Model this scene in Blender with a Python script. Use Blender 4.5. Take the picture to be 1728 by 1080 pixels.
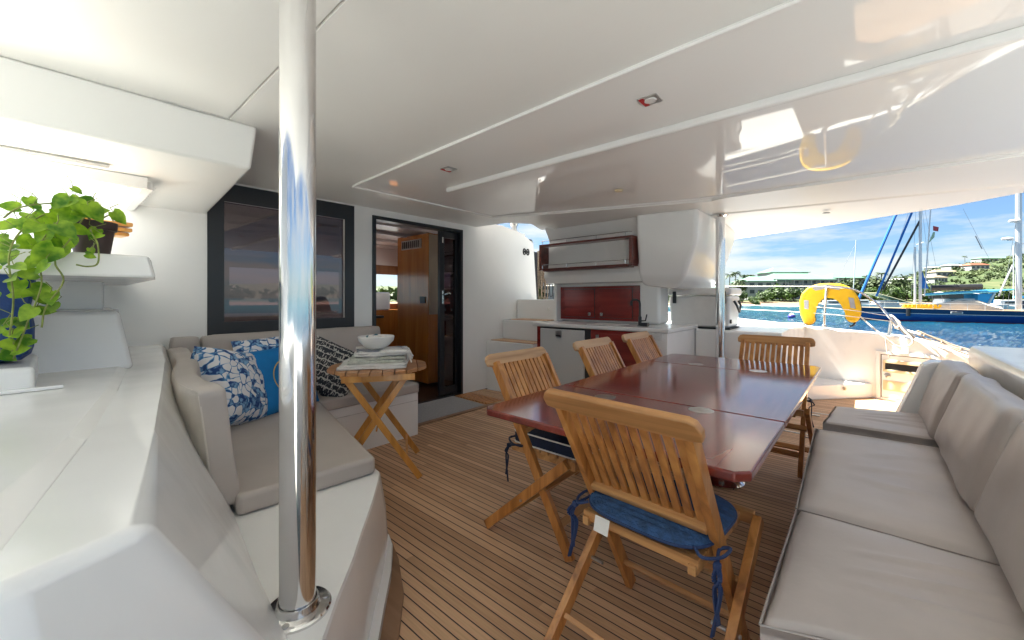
import bpy, bmesh, math, random
from mathutils import Vector, Matrix, noise
R_ = math.radians
random.seed(7)
S = bpy.context.scene
for o in list(bpy.data.objects): bpy.data.objects.remove(o)

# ---------------- camera, sky, sun, exposure ----------------
cd = bpy.data.cameras.new('camera'); cam = bpy.data.objects.new('camera', cd)
S.collection.objects.link(cam); S.camera = cam
cam.location = (0, 0, 1.2); cam.rotation_euler = (R_(90), 0, R_(41.4))
cd.sensor_width = 36; cd.lens = 14.167; cd.shift_y = -37/1728
cd.clip_start = 0.02; cd.clip_end = 9000
S.render.resolution_x = 1024; S.render.resolution_y = 640
SUN_TO = Vector((-0.60, 0.015, 1.0)).normalized()
el = math.asin(SUN_TO.z); az = math.atan2(SUN_TO.x, SUN_TO.y)
W = bpy.data.worlds.new('World'); S.world = W; W.use_nodes = True
nt = W.node_tree; nt.nodes.clear(); N = nt.nodes.new; L = nt.links.new
out = N('ShaderNodeOutputWorld'); bg = N('ShaderNodeBackground'); bg.inputs[1].default_value = 0.05
sky = N('ShaderNodeTexSky'); sky.sky_type = 'NISHITA'; sky.sun_disc = False
sky.sun_elevation = el; sky.sun_rotation = az; sky.air_density = 1.0; sky.dust_density = 0.6; sky.ozone_density = 1.6
tc = N('ShaderNodeTexCoord'); mp = N('ShaderNodeMapping'); mp.inputs['Scale'].default_value = (1.6, 1.6, 9.0)
nz = N('ShaderNodeTexNoise'); nz.inputs['Scale'].default_value = 2.3; nz.inputs['Detail'].default_value = 9; nz.inputs['Roughness'].default_value = 0.58
cr = N('ShaderNodeValToRGB'); cr.color_ramp.elements[0].position = 0.44; cr.color_ramp.elements[0].color = (.03,.03,.03,1)
cr.color_ramp.elements[1].position = 0.60; cr.color_ramp.elements[1].color = (0.85,0.85,0.85,1)
mx = N('ShaderNodeMixRGB'); mx.inputs[2].default_value = (2.75, 2.8, 2.9, 1)
L(tc.outputs['Generated'], mp.inputs[0]); L(mp.outputs[0], nz.inputs['Vector']); L(nz.outputs['Fac'], cr.inputs[0])
L(cr.outputs[0], mx.inputs[0]); sm = N('ShaderNodeMixRGB'); sm.blend_type = 'MULTIPLY'; sm.inputs[0].default_value = 1; sm.inputs[2].default_value = (.29,.37,.50,1); L(sky.outputs[0], sm.inputs[1]); L(sm.outputs[0], mx.inputs[1]); L(mx.outputs[0], bg.inputs[0]); L(bg.outputs[0], out.inputs[0])
sd = bpy.data.lights.new('sun', 'SUN'); sd.energy = 4.6; sd.angle = R_(0.5); sd.color = (1, .96, .9)
sun = bpy.data.objects.new('sun', sd); S.collection.objects.link(sun)
sun.rotation_euler = SUN_TO.to_track_quat('Z', 'Y').to_euler()
S.view_settings.view_transform = 'Standard'; S.view_settings.look = 'None'
S.view_settings.exposure = 2.9; S.view_settings.gamma = 1
S.view_settings.use_white_balance = True; S.view_settings.white_balance_temperature = 6650; S.view_settings.white_balance_tint = 4
S.cycles.max_bounces = 12; S.cycles.diffuse_bounces = 7; S.cycles.glossy_bounces = 6; S.cycles.transparent_max_bounces = 12

# ---------------- materials ----------------
def new_mat(name):
    m = bpy.data.materials.new(name); m.use_nodes = True
    t = m.node_tree; return m, t, t.nodes['Principled BSDF']
def mat(name, col, rough=.5, metal=0, var=.0, vs=6, bump=0, bs=40, coat=0, rvar=0, spec=.5, stretch=None, col2=None, emit=None, detail=4):
    m, t, b = new_mat(name); n = t.nodes.new; l = t.links.new
    b.inputs['Base Color'].default_value = (*col, 1); b.inputs['Roughness'].default_value = rough
    b.inputs['Metallic'].default_value = metal; b.inputs['Coat Weight'].default_value = coat; b.inputs['Coat Roughness'].default_value = .06
    b.inputs['Specular IOR Level'].default_value = spec
    c = n('ShaderNodeTexCoord'); src = c.outputs['Object']
    if stretch:
        mp = n('ShaderNodeMapping'); mp.inputs['Scale'].default_value = stretch; l(src, mp.inputs[0]); src = mp.outputs[0]
    if var or col2:
        z = n('ShaderNodeTexNoise'); z.inputs['Scale'].default_value = vs; z.inputs['Detail'].default_value = detail; z.inputs['Roughness'].default_value = .6; l(src, z.inputs['Vector'])
        r = n('ShaderNodeValToRGB'); r.color_ramp.elements[0].position = .33; r.color_ramp.elements[1].position = .67
        c2 = col2 if col2 else tuple(min(1, k*(1+var)) for k in col)
        c1 = col if col2 else tuple(k*(1-var) for k in col)
        r.color_ramp.elements[0].color = (*c1, 1); r.color_ramp.elements[1].color = (*c2, 1)
        l(z.outputs['Fac'], r.inputs[0]); l(r.outputs[0], b.inputs['Base Color'])
    if rvar:
        z = n('ShaderNodeTexNoise'); z.inputs['Scale'].default_value = 5; z.inputs['Detail'].default_value = 5; l(src, z.inputs['Vector'])
        q = n('ShaderNodeMapRange'); q.inputs[3].default_value = max(0, rough-rvar); q.inputs[4].default_value = rough+rvar
        l(z.outputs['Fac'], q.inputs[0]); l(q.outputs[0], b.inputs['Roughness'])
    if bump:
        z = n('ShaderNodeTexNoise'); z.inputs['Scale'].default_value = bs; z.inputs['Detail'].default_value = 5; l(src, z.inputs['Vector'])
        q = n('ShaderNodeBump'); q.inputs['Strength'].default_value = bump; q.inputs['Distance'].default_value = .01
        l(z.outputs['Fac'], q.inputs['Height']); l(q.outputs[0], b.inputs['Normal'])
    if emit:
        b.inputs['Emission Color'].default_value = (*emit[:3], 1); b.inputs['Emission Strength'].default_value = emit[3]
    return m
def wood(name, dark, mid, light, rough=.3, scale=1.0, coat=.3, axis='Z', bump=.12):
    """long grain along the given object axis"""
    m, t, b = new_mat(name); n = t.nodes.new; l = t.links.new
    c = n('ShaderNodeTexCoord'); mp = n('ShaderNodeMapping')
    sc = {'X': (.6, 9, 9), 'Y': (9, .6, 9), 'Z': (9, 9, .6)}[axis]
    mp.inputs['Scale'].default_value = tuple(s*scale for s in sc); l(c.outputs['Object'], mp.inputs[0])
    oi = n('ShaderNodeObjectInfo'); ad = n('ShaderNodeVectorMath'); ad.operation = 'ADD'
    l(mp.outputs[0], ad.inputs[0]); l(oi.outputs['Location'], ad.inputs[1])
    z = n('ShaderNodeTexNoise'); z.inputs['Scale'].default_value = 2.2; z.inputs['Detail'].default_value = 6; z.inputs['Distortion'].default_value = .8; l(ad.outputs[0], z.inputs['Vector'])
    r = n('ShaderNodeValToRGB'); e = r.color_ramp.elements; e[0].position = .28; e[1].position = .72; e[0].color = (*dark, 1); e[1].color = (*light, 1)
    k = e.new(.5); k.color = (*mid, 1); l(z.outputs['Fac'], r.inputs[0]); l(r.outputs[0], b.inputs['Base Color'])
    b.inputs['Roughness'].default_value = rough; b.inputs['Coat Weight'].default_value = coat; b.inputs['Coat Roughness'].default_value = .12
    bu = n('ShaderNodeBump'); bu.inputs['Strength'].default_value = bump; bu.inputs['Distance'].default_value = .004; l(z.outputs['Fac'], bu.inputs['Height']); l(bu.outputs[0], b.inputs['Normal'])
    return m
M = {}
M['gel'] = mat('white_gelcoat', (.86,.855,.835), .22, var=.015, vs=2.5, rvar=.08, coat=.25)
M['gelshine'] = mat('glossy_ceiling_gelcoat', (.86,.85,.835), .03, bump=.003, bs=1.5, spec=.13)
M['gelmat'] = mat('satin_ceiling_gelcoat', (.86,.855,.83), .38, var=.012, vs=1.5, rvar=.06)
M['steel'] = mat('polished_steel', (.72,.71,.70), .11, 1, rvar=.04, var=.06, vs=3)
M['steeldull'] = mat('brushed_steel', (.55,.54,.52), .28, 1, var=.15, vs=20)
M['black'] = mat('black_trim', (.018,.018,.020), .32, rvar=.08, bump=.03, bs=80)
M['blackplastic'] = mat('black_plastic', (.02,.02,.022), .4)
M['rubber'] = mat('dark_rubber', (.03,.03,.03), .7)
M['vinyl'] = mat('taupe_vinyl', (.47,.42,.38), .46, var=.05, vs=3, bump=.04, bs=70, rvar=.05)
M['vinyl2'] = mat('greyer_vinyl', (.49,.435,.40), .36, var=.07, vs=3, bump=.04, bs=60, rvar=.07, col2=None)
M['linen'] = mat('bleached_cloth', (.60,.55,.49), .8, var=.08, vs=5, bump=.25, bs=200)
M['patch'] = mat('tan_patch', (.40,.32,.24), .85, var=.1, vs=20, bump=.2, bs=200)
M['navy'] = mat('navy_canvas', (.010,.016,.042), .8, var=.25, vs=30, bump=.3, bs=300)
M['blueweave'] = mat('blue_quilted_cloth', (.03,.085,.20), .85, var=.35, vs=35, bump=.6, bs=120)
M['blueribbon'] = mat('blue_ribbon', (.018,.04,.12), .7)
M['piping'] = mat('white_piping', (.75,.72,.66), .7)
M['bluebag'] = mat('blue_bag_cloth', (.012,.05,.20), .6, var=.2, vs=12, bump=.3, bs=60)
M['bluecush'] = mat('bright_blue_cloth', (.0,.17,.45), .75, var=.08, vs=10, bump=.25, bs=150)
M['towelw'] = mat('white_towel', (.72,.70,.66), .95, var=.06, vs=30, bump=.6, bs=160)
M['towelg'] = mat('sage_towel', (.50,.51,.44), .95, var=.18, vs=50, bump=.6, bs=200)
M['ceramic'] = mat('white_ceramic', (.74,.73,.71), .35, var=.03, vs=12, bump=.1, bs=20)
M['gold'] = mat('gold_print', (.65,.42,.10), .6)
M['inkblue'] = mat('dark_blue_print', (.01,.03,.09), .7)
M['rope'] = mat('rope_cream', (.62,.56,.47), .9, var=.2, vs=80, bump=.5, bs=300)
M['roper'] = mat('rope_red', (.45,.03,.03), .8)
M['ropeb'] = mat('rope_brown', (.30,.23,.17), .9, var=.4, vs=60)
M['yellow'] = mat('yellow_cover', (.80,.47,.01), .55, var=.06, vs=8, bump=.4, bs=9)
M['reflect'] = mat('grey_reflective_tape', (.36,.36,.38), .45, var=.1, vs=12)
M['cream'] = mat('cream_plastic', (.68,.58,.38), .4)
M['pot'] = mat('brown_pot', (.055,.033,.030), .45)
M['stem'] = mat('plant_stem', (.22,.26,.06), .6, var=.3, vs=30)
M['teak'] = wood('chair_teak', (.25,.09,.02), (.48,.195,.05), (.64,.30,.085), .33, 1.0, .25)
M['teakrail'] = wood('chair_teak_rail', (.30,.13,.04), (.50,.24,.085), (.66,.37,.15), .38, 1.0, .15, axis='X')
M['teakpale'] = wood('pale_teak_rail', (.38,.21,.10), (.52,.31,.16), (.62,.40,.22), .5, 1.0, .1, axis='X')
M['acacia'] = wood('golden_wood', (.42,.17,.03), (.58,.26,.05), (.66,.33,.08), .35, 1.0, .3)
M['acaciatop'] = wood('golden_wood_top', (.34,.15,.05), (.46,.22,.09), (.54,.28,.12), .45, 1.0, .1, axis='X')
M['mahog'] = wood('varnished_mahogany', (.11,.013,.009), (.185,.025,.016), (.27,.045,.027), .13, .7, .35, axis='Y', bump=.0)
M['mahogdark'] = wood('mahogany_panel', (.16,.013,.011), (.23,.022,.018), (.31,.038,.028), .2, .7, .4, axis='X', bump=.02)
M['mahogshelf'] = wood('mahogany_shelf', (.10,.022,.015), (.15,.035,.024), (.21,.05,.035), .3, .7, .3, axis='X')
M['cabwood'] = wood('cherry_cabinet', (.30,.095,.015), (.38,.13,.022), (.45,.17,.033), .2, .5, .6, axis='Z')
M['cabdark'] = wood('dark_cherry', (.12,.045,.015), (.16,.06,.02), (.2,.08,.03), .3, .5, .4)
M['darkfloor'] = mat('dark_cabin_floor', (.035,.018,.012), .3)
M['intceil'] = mat('cabin_ceiling', (.50,.44,.44), .25)
M['mat'] = mat('grey_woven_mat', (.36,.36,.37), .85, var=.12, vs=60, bump=.7, bs=180)
M['solar'] = mat('solar_cells', (.02,.03,.06), .2)

def deckmat(name, axis=1, pitch=.0425, base=((.37,.205,.105),(.68,.43,.255)), line=.115):
    m, t, b = new_mat(name); n = t.nodes.new; l = t.links.new
    c = n('ShaderNodeTexCoord'); sp = n('ShaderNodeSeparateXYZ'); l(c.outputs['Object'], sp.inputs[0])
    def mth(op, a, bb=None, cc=None):
        k = n('ShaderNodeMath'); k.operation = op
        for i, v in enumerate((a, bb, cc)):
            if v is None: continue
            if isinstance(v, (int, float)): k.inputs[i].default_value = v
            else: l(v, k.inputs[i])
        return k.outputs[0]
    u = mth('DIVIDE', sp.outputs[axis], pitch); fr = mth('FRACT', u); idx = mth('FLOOR', u)
    isline = mth('LESS_THAN', fr, line)
    along = sp.outputs[1-axis]
    # butt joints
    wn0 = n('ShaderNodeTexWhiteNoise'); wn0.noise_dimensions = '1D'; l(idx, wn0.inputs['W'])
    sh = mth('MULTIPLY_ADD', wn0.outputs['Value'], 2.0, along)
    seg = mth('FLOOR', mth('DIVIDE', sh, 2.0))
    key = mth('MULTIPLY_ADD', idx, 13.7, seg)
    wn = n('ShaderNodeTexWhiteNoise'); wn.noise_dimensions = '1D'; l(key, wn.inputs['W'])
    mp = n('ShaderNodeMapping'); mp.inputs['Scale'].default_value = (3, 70, 1) if axis == 1 else (70, 3, 1)
    l(c.outputs['Object'], mp.inputs[0]); z = n('ShaderNodeTexNoise'); z.inputs['Scale'].default_value = 1.6; z.inputs['Detail'].default_value = 6; l(mp.outputs[0], z.inputs['Vector'])
    z2 = n('ShaderNodeTexNoise'); z2.inputs['Scale'].default_value = 2.2; z2.inputs['Detail'].default_value = 5; l(c.outputs['Object'], z2.inputs['Vector'])
    f = mth('ADD', mth('MULTIPLY', z.outputs['Fac'], .5), mth('ADD', mth('MULTIPLY', wn.outputs['Value'], .34), mth('MULTIPLY', z2.outputs['Fac'], .42)))
    r = n('ShaderNodeValToRGB'); e = r.color_ramp.elements; e[0].position = .32; e[1].position = .85; e[0].color = (*base[0], 1); e[1].color = (*base[1], 1)
    l(f, r.inputs[0])
    mixn = n('ShaderNodeMixRGB'); mixn.inputs[2].default_value = (.022,.017,.013,1); l(isline, mixn.inputs[0]); l(r.outputs[0], mixn.inputs[1])
    l(mixn.outputs[0], b.inputs['Base Color'])
    rr = n('ShaderNodeMapRange'); rr.inputs[3].default_value = .42; rr.inputs[4].default_value = .7; l(z2.outputs['Fac'], rr.inputs[0]); l(rr.outputs[0], b.inputs['Roughness'])
    bu = n('ShaderNodeBump'); bu.inputs['Strength'].default_value = .35; bu.inputs['Distance'].default_value = .003
    l(mth('SUBTRACT', mth('MULTIPLY', z.outputs['Fac'], .5), isline), bu.inputs['Height']); l(bu.outputs[0], b.inputs['Normal'])
    return m
M['deck'] = deckmat('teak_deck_planking')
M['margin'] = wood('teak_margin_board', (.20,.105,.055), (.27,.15,.08), (.33,.19,.11), .5, .6, 0, axis='X')

def pattern_mat(name, kind):
    m, t, b = new_mat(name); n = t.nodes.new; l = t.links.new
    c = n('ShaderNodeTexCoord'); b.inputs['Roughness'].default_value = .85
    if kind == 'bluewhite':
        mp = n('ShaderNodeMapping'); mp.inputs['Scale'].default_value = (1, 1, .25); l(c.outputs['Object'], mp.inputs[0])
        nz = n('ShaderNodeTexNoise'); nz.inputs['Scale'].default_value = 9; l(mp.outputs[0], nz.inputs['Vector'])
        mixv = n('ShaderNodeMixRGB'); mixv.inputs[0].default_value = .07; l(mp.outputs[0], mixv.inputs[1]); l(nz.outputs['Color'], mixv.inputs[2])
        v = n('ShaderNodeTexVoronoi'); v.feature = 'DISTANCE_TO_EDGE'; v.inputs['Scale'].default_value = 25; l(mixv.outputs[0], v.inputs['Vector'])
        v2 = n('ShaderNodeTexVoronoi'); v2.inputs['Scale'].default_value = 17; l(mixv.outputs[0], v2.inputs['Vector'])
        z = n('ShaderNodeTexNoise'); z.inputs['Scale'].default_value = 14; z.inputs['Detail'].default_value = 3; l(c.outputs['Object'], z.inputs['Vector'])
        ad = n('ShaderNodeMath'); ad.operation = 'MULTIPLY_ADD'; l(z.outputs['Fac'], ad.inputs[0]); ad.inputs[1].default_value = -.40; l(v.outputs['Distance'], ad.inputs[2])
        r = n('ShaderNodeValToRGB'); r.color_ramp.interpolation = 'LINEAR'; e = r.color_ramp.elements
        e[0].position = 0; e[0].color = (.012,.05,.17,1); e[1].position = 1; e[1].color = (.76,.75,.74,1)
        for p, q in ((.30,(.015,.06,.20,1)),(.345,(.05,.20,.42,1)),(.375,(.28,.46,.65,1)),(.395,(.74,.73,.73,1))): k = e.new(p); k.color = q
        ad2 = n('ShaderNodeMath'); ad2.operation = 'ADD'; ad2.inputs[1].default_value = .515; l(ad.outputs[0], ad2.inputs[0])
        l(ad2.outputs[0], r.inputs[0])
        sc_ = n('ShaderNodeSeparateColor'); l(v2.outputs['Color'], sc_.inputs[0]); v2.inputs['Scale'].default_value = 25
        th = n('ShaderNodeMath'); th.operation = 'GREATER_THAN'; th.inputs[1].default_value = .66; l(sc_.outputs[0], th.inputs[0])
        z9 = n('ShaderNodeTexNoise'); z9.inputs['Scale'].default_value = 40; l(c.outputs['Object'], z9.inputs['Vector'])
        r9 = n('ShaderNodeValToRGB'); r9.color_ramp.elements[0].position = .42; r9.color_ramp.elements[0].color = (.012,.05,.19,1); r9.color_ramp.elements[1].position = .62; r9.color_ramp.elements[1].color = (.22,.42,.64,1); l(z9.outputs['Fac'], r9.inputs[0])
        m9 = n('ShaderNodeMixRGB'); l(th.outputs[0], m9.inputs[0]); l(r.outputs[0], m9.inputs[1]); l(r9.outputs[0], m9.inputs[2]); l(m9.outputs[0], b.inputs['Base Color'])
    else:
        w = n('ShaderNodeTexWave'); w.wave_type = 'BANDS'; w.bands_direction = 'Y'; w.inputs['Scale'].default_value = 6.5; w.inputs['Distortion'].default_value = 3; w.inputs['Detail'].default_value = 3; w.inputs['Detail Scale'].default_value = 6
        l(c.outputs['Object'], w.inputs['Vector'])
        v = n('ShaderNodeTexNoise'); v.inputs['Scale'].default_value = 1; mp = n('ShaderNodeMapping'); mp.inputs['Scale'].default_value = (110, 26, 30); l(c.outputs['Object'], mp.inputs[0]); l(mp.outputs[0], v.inputs['Vector'])
        a = n('ShaderNodeMath'); a.operation = 'GREATER_THAN'; a.inputs[1].default_value = .90; l(w.outputs['Fac'], a.inputs[0])
        a2 = n('ShaderNodeMath'); a2.operation = 'GREATER_THAN'; a2.inputs[1].default_value = .60; l(v.outputs['Fac'], a2.inputs[0])
        s = n('ShaderNodeMath'); s.operation = 'MAXIMUM'; l(a.outputs[0], s.inputs[0]); l(a2.outputs[0], s.inputs[1])
        r = n('ShaderNodeMixRGB'); r.inputs[1].default_value = (.022,.026,.034,1); r.inputs[2].default_value = (.55,.54,.50,1); l(s.outputs[0], r.inputs[0]); l(r.outputs[0], b.inputs['Base Color'])
    z = n('ShaderNodeTexNoise'); z.inputs['Scale'].default_value = 200; l(c.outputs['Object'], z.inputs['Vector'])
    q = n('ShaderNodeBump'); q.inputs['Strength'].default_value = .3; q.inputs['Distance'].default_value = .003; l(z.outputs['Fac'], q.inputs['Height']); l(q.outputs[0], b.inputs['Normal'])
    return m
M['patblue'] = pattern_mat('blue_white_print', 'bluewhite')
M['patblack'] = pattern_mat('black_white_print', 'black')

def glassmat(name, tint, refl=.12, rough=.01):
    m, t, b = new_mat(name); n = t.nodes.new; l = t.links.new; t.nodes.remove(b)
    o = t.nodes['Material Output']; tr = n('ShaderNodeBsdfTransparent'); tr.inputs[0].default_value = (*tint, 1)
    g = n('ShaderNodeBsdfGlossy'); g.inputs['Roughness'].default_value = rough; g.inputs[0].default_value = (.62,.54,.53,1)
    fr = n('ShaderNodeFresnel'); fr.inputs[0].default_value = 1.5
    ad = n('ShaderNodeMath'); ad.operation = 'ADD'; ad.inputs[1].default_value = refl; ad.use_clamp = True; l(fr.outputs[0], ad.inputs[0])
    mx = n('ShaderNodeMixShader'); l(ad.outputs[0], mx.inputs[0]); l(tr.outputs[0], mx.inputs[1]); l(g.outputs[0], mx.inputs[2]); l(mx.outputs[0], o.inputs[0])
    return m
M['tint'] = glassmat('tinted_window_glass', (.30,.245,.265), .13)
M['tintdoor'] = glassmat('dark_door_glass', (.20,.13,.15), .06)
M['clear'] = glassmat('pale_glass', (.9,.92,.95), .0)

def leafmat(name, c1, c2, rough=.45, scale=3, trans=.35):
    m, t, b = new_mat(name); n = t.nodes.new; l = t.links.new
    c = n('ShaderNodeTexCoord'); z = n('ShaderNodeTexNoise'); z.inputs['Scale'].default_value = scale; z.inputs['Detail'].default_value = 3; l(c.outputs['Object'], z.inputs['Vector'])
    r = n('ShaderNodeValToRGB'); r.color_ramp.elements[0].position = .35; r.color_ramp.elements[1].position = .66
    r.color_ramp.elements[0].color = (*c1, 1); r.color_ramp.elements[1].color = (*c2, 1); l(z.outputs['Fac'], r.inputs[0]); l(r.outputs[0], b.inputs['Base Color'])
    b.inputs['Roughness'].default_value = rough
    tl = n('ShaderNodeBsdfTranslucent'); l(r.outputs[0], tl.inputs[0]); mx = n('ShaderNodeMixShader'); mx.inputs[0].default_value = trans
    l(b.outputs[0], mx.inputs[1]); l(tl.outputs[0], mx.inputs[2]); l(mx.outputs[0], t.nodes['Material Output'].inputs[0])
    return m
M['pothos'] = leafmat('pothos_leaf', (.06,.20,.008), (.38,.58,.04), .28, 22, .42)
M['mangrove'] = leafmat('mangrove_leaf', (.014,.035,.004), (.065,.125,.012), .6, .35, .25)
M['palm'] = leafmat('palm_leaf', (.012,.028,.006), (.035,.06,.014), .6, .5, .2)
M['hillbush'] = leafmat('hill_scrub', (.015,.034,.006), (.06,.088,.018), .7, .03, .1)
M['trunk'] = mat('bark', (.16,.12,.09), .9, var=.3, vs=3)

def translucent(name, col, mixf=.6):
    m, t, b = new_mat(name); n = t.nodes.new; l = t.links.new; b.inputs['Base Color'].default_value = (*col, 1); b.inputs['Roughness'].default_value = .3
    tl = n('ShaderNodeBsdfTranslucent'); tl.inputs[0].default_value = (*col, 1); mx = n('ShaderNodeMixShader'); mx.inputs[0].default_value = mixf
    l(b.outputs[0], mx.inputs[1]); l(tl.outputs[0], mx.inputs[2]); l(mx.outputs[0], t.nodes['Material Output'].inputs[0]); return m
M['glowvinyl'] = translucent('milky_glow_vinyl', (.62,.64,.66), .8)  # for added sheets only: white glow in the opening, pale reflection in the post

# ---------------- mesh helpers ----------------
def tag(o, label=None, cat=None, group=None, kind=None):
    for k, v in (('label', label), ('category', cat), ('group', group), ('kind', kind)):
        if v: o[k] = v
    return o
def empty(name, loc, label, cat, rz=0, group=None):
    o = bpy.data.objects.new(name, None); o.empty_display_size = .1; S.collection.objects.link(o)
    o.location = loc; o.rotation_euler = (0, 0, rz); return tag(o, label, cat, group)
class MB:
    def __init__(s): s.b = bmesh.new(); s.mi = 0
    def _faces(s, n0):
        s.b.faces.ensure_lookup_table()
        for f in s.b.faces[n0:]: f.material_index = s.mi
    def box(s, c, d, rot=None, bev=0, seg=2):
        n0 = len(s.b.faces)
        r = bmesh.ops.create_cube(s.b, size=1)
        mt = Matrix.Translation(Vector(c)) @ (rot.to_4x4() if rot is not None else Matrix.Identity(4)) @ Matrix.Diagonal((*d, 1))
        bmesh.ops.transform(s.b, matrix=mt, verts=r['verts'])
        if bev:
            es = list({e for v in r['verts'] for e in v.link_edges})
            bmesh.ops.bevel(s.b, geom=es, offset=bev, segments=seg, affect='EDGES', profile=.5)
        s._faces(n0); return s
    def bb(s, x0, x1, y0, y1, z0, z1, bev=0, seg=2):
        return s.box(((x0+x1)/2, (y0+y1)/2, (z0+z1)/2), (x1-x0, y1-y0, z1-z0), None, bev, seg)
    def bar(s, p, q, w, h, bev=0, up=(0, 0, 1)):
        p, q = Vector(p), Vector(q); z = (q-p); ln = z.length; z.normalize()
        x = Vector(up).cross(z)
        if x.length < 1e-4: x = Vector((1, 0, 0)).cross(z)
        x.normalize(); y = z.cross(x); rot = Matrix((x, y, z)).transposed()
        return s.box((p+q)/2, (w, h, ln), rot, bev)
    def tube(s, pts, r, seg=8, cap=True):
        pts = [Vector(p) for p in pts]; n0 = len(s.b.faces); rings = []; prev = None
        for i, p in enumerate(pts):
            a = pts[max(0, i-1)]; c = pts[min(len(pts)-1, i+1)]; t = (c-a).normalized()
            if prev is None:
                u = t.cross(Vector((0, 0, 1)));
                if u.length < .05: u = t.cross(Vector((1, 0, 0)))
            else: u = prev - t*prev.dot(t)
            u.normalize(); prev = u; v = t.cross(u); rr = r[i] if isinstance(r, (list, tuple)) else r
            rings.append([s.b.verts.new(p+(u*math.cos(k*2*math.pi/seg)+v*math.sin(k*2*math.pi/seg))*rr) for k in range(seg)])
        for i in range(len(rings)-1):
            for k in range(seg): s.b.faces.new((rings[i][k], rings[i][(k+1) % seg], rings[i+1][(k+1) % seg], rings[i+1][k]))
        if cap: s.b.faces.new(rings[0][::-1]); s.b.faces.new(rings[-1])
        s._faces(n0); return s
    def lathe(s, prof, c, seg=32, sx=1, sy=1):
        n0 = len(s.b.faces); c = Vector(c); rings = []
        for r, z in prof:
            if r < 1e-5: rings.append([s.b.verts.new(c+Vector((0, 0, z)))])
            else: rings.append([s.b.verts.new(c+Vector((sx*r*math.cos(k*2*math.pi/seg), sy*r*math.sin(k*2*math.pi/seg), z))) for k in range(seg)])
        for a, b in zip(rings, rings[1:]):
            for k in range(seg):
                k2 = (k+1) % seg
                if len(a) == 1 and len(b) == 1: continue
                if len(a) == 1: s.b.faces.new((a[0], b[k], b[k2]))
                elif len(b) == 1: s.b.faces.new((a[k], a[k2], b[0]))
                else: s.b.faces.new((a[k], a[k2], b[k2], b[k]))
        s._faces(n0); return s
    def loft(s, polys, bev=0, seg=3, cap=True):
        """polys: list of equally long 3D outlines, first = bottom"""
        n0 = len(s.b.faces); rings = [[s.b.verts.new(Vector(p)) for p in P] for P in polys]; n = len(rings[0])
        nf = []
        for a, b in zip(rings, rings[1:]):
            for k in range(n): nf.append(s.b.faces.new((a[k], a[(k+1) % n], b[(k+1) % n], b[k])))
        if cap: nf.append(s.b.faces.new(rings[0][::-1])); nf.append(s.b.faces.new(rings[-1]))
        if bev:
            es = list({e for f in nf for e in f.edges})
            bmesh.ops.bevel(s.b, geom=es, offset=bev, segments=seg, affect='EDGES', profile=.5, clamp_overlap=True)
        s._faces(n0); return s
    def prism(s, poly, z0, z1, bev=0, seg=3):
        return s.loft([[(x, y, z0) for x, y in poly], [(x, y, z1) for x, y in poly]], bev, seg)
    def prism_y(s, poly, y0, y1, bev=0, seg=3):
        return s.loft([[(x, y0, z) for x, z in poly], [(x, y1, z) for x, z in poly]], bev, seg)
    def prism_x(s, poly, x0, x1, bev=0, seg=3):
        return s.loft([[(x0, y, z) for y, z in poly], [(x1, y, z) for y, z in poly]], bev, seg)
    def quad(s, *p):
        n0 = len(s.b.faces); s.b.faces.new([s.b.verts.new(Vector(q)) for q in p]); s._faces(n0); return s
    def xf(s, m): bmesh.ops.transform(s.b, matrix=m, verts=s.b.verts); return s
    def build(s, name, m, parent=None, smooth=True, ang=35, label=None, cat=None, group=None, kind=None, norm=True):
        if norm: bmesh.ops.recalc_face_normals(s.b, faces=s.b.faces)
        me = bpy.data.meshes.new(name); s.b.to_mesh(me); s.b.free()
        for k in (m if isinstance(m, (list, tuple)) else [m]): me.materials.append(M[k] if isinstance(k, str) else k)
        if smooth:
            me.polygons.foreach_set('use_smooth', [True]*len(me.polygons)); me.set_sharp_from_angle(angle=R_(ang))
        o = bpy.data.objects.new(name, me); S.collection.objects.link(o)
        if smooth and ang < 75 and len(me.polygons) < 2500:
            wn = o.modifiers.new('weighted_normal', 'WEIGHTED_NORMAL'); wn.keep_sharp = True; wn.weight = 100
        if parent: o.parent = parent
        return tag(o, label, cat, group, kind)
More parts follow.
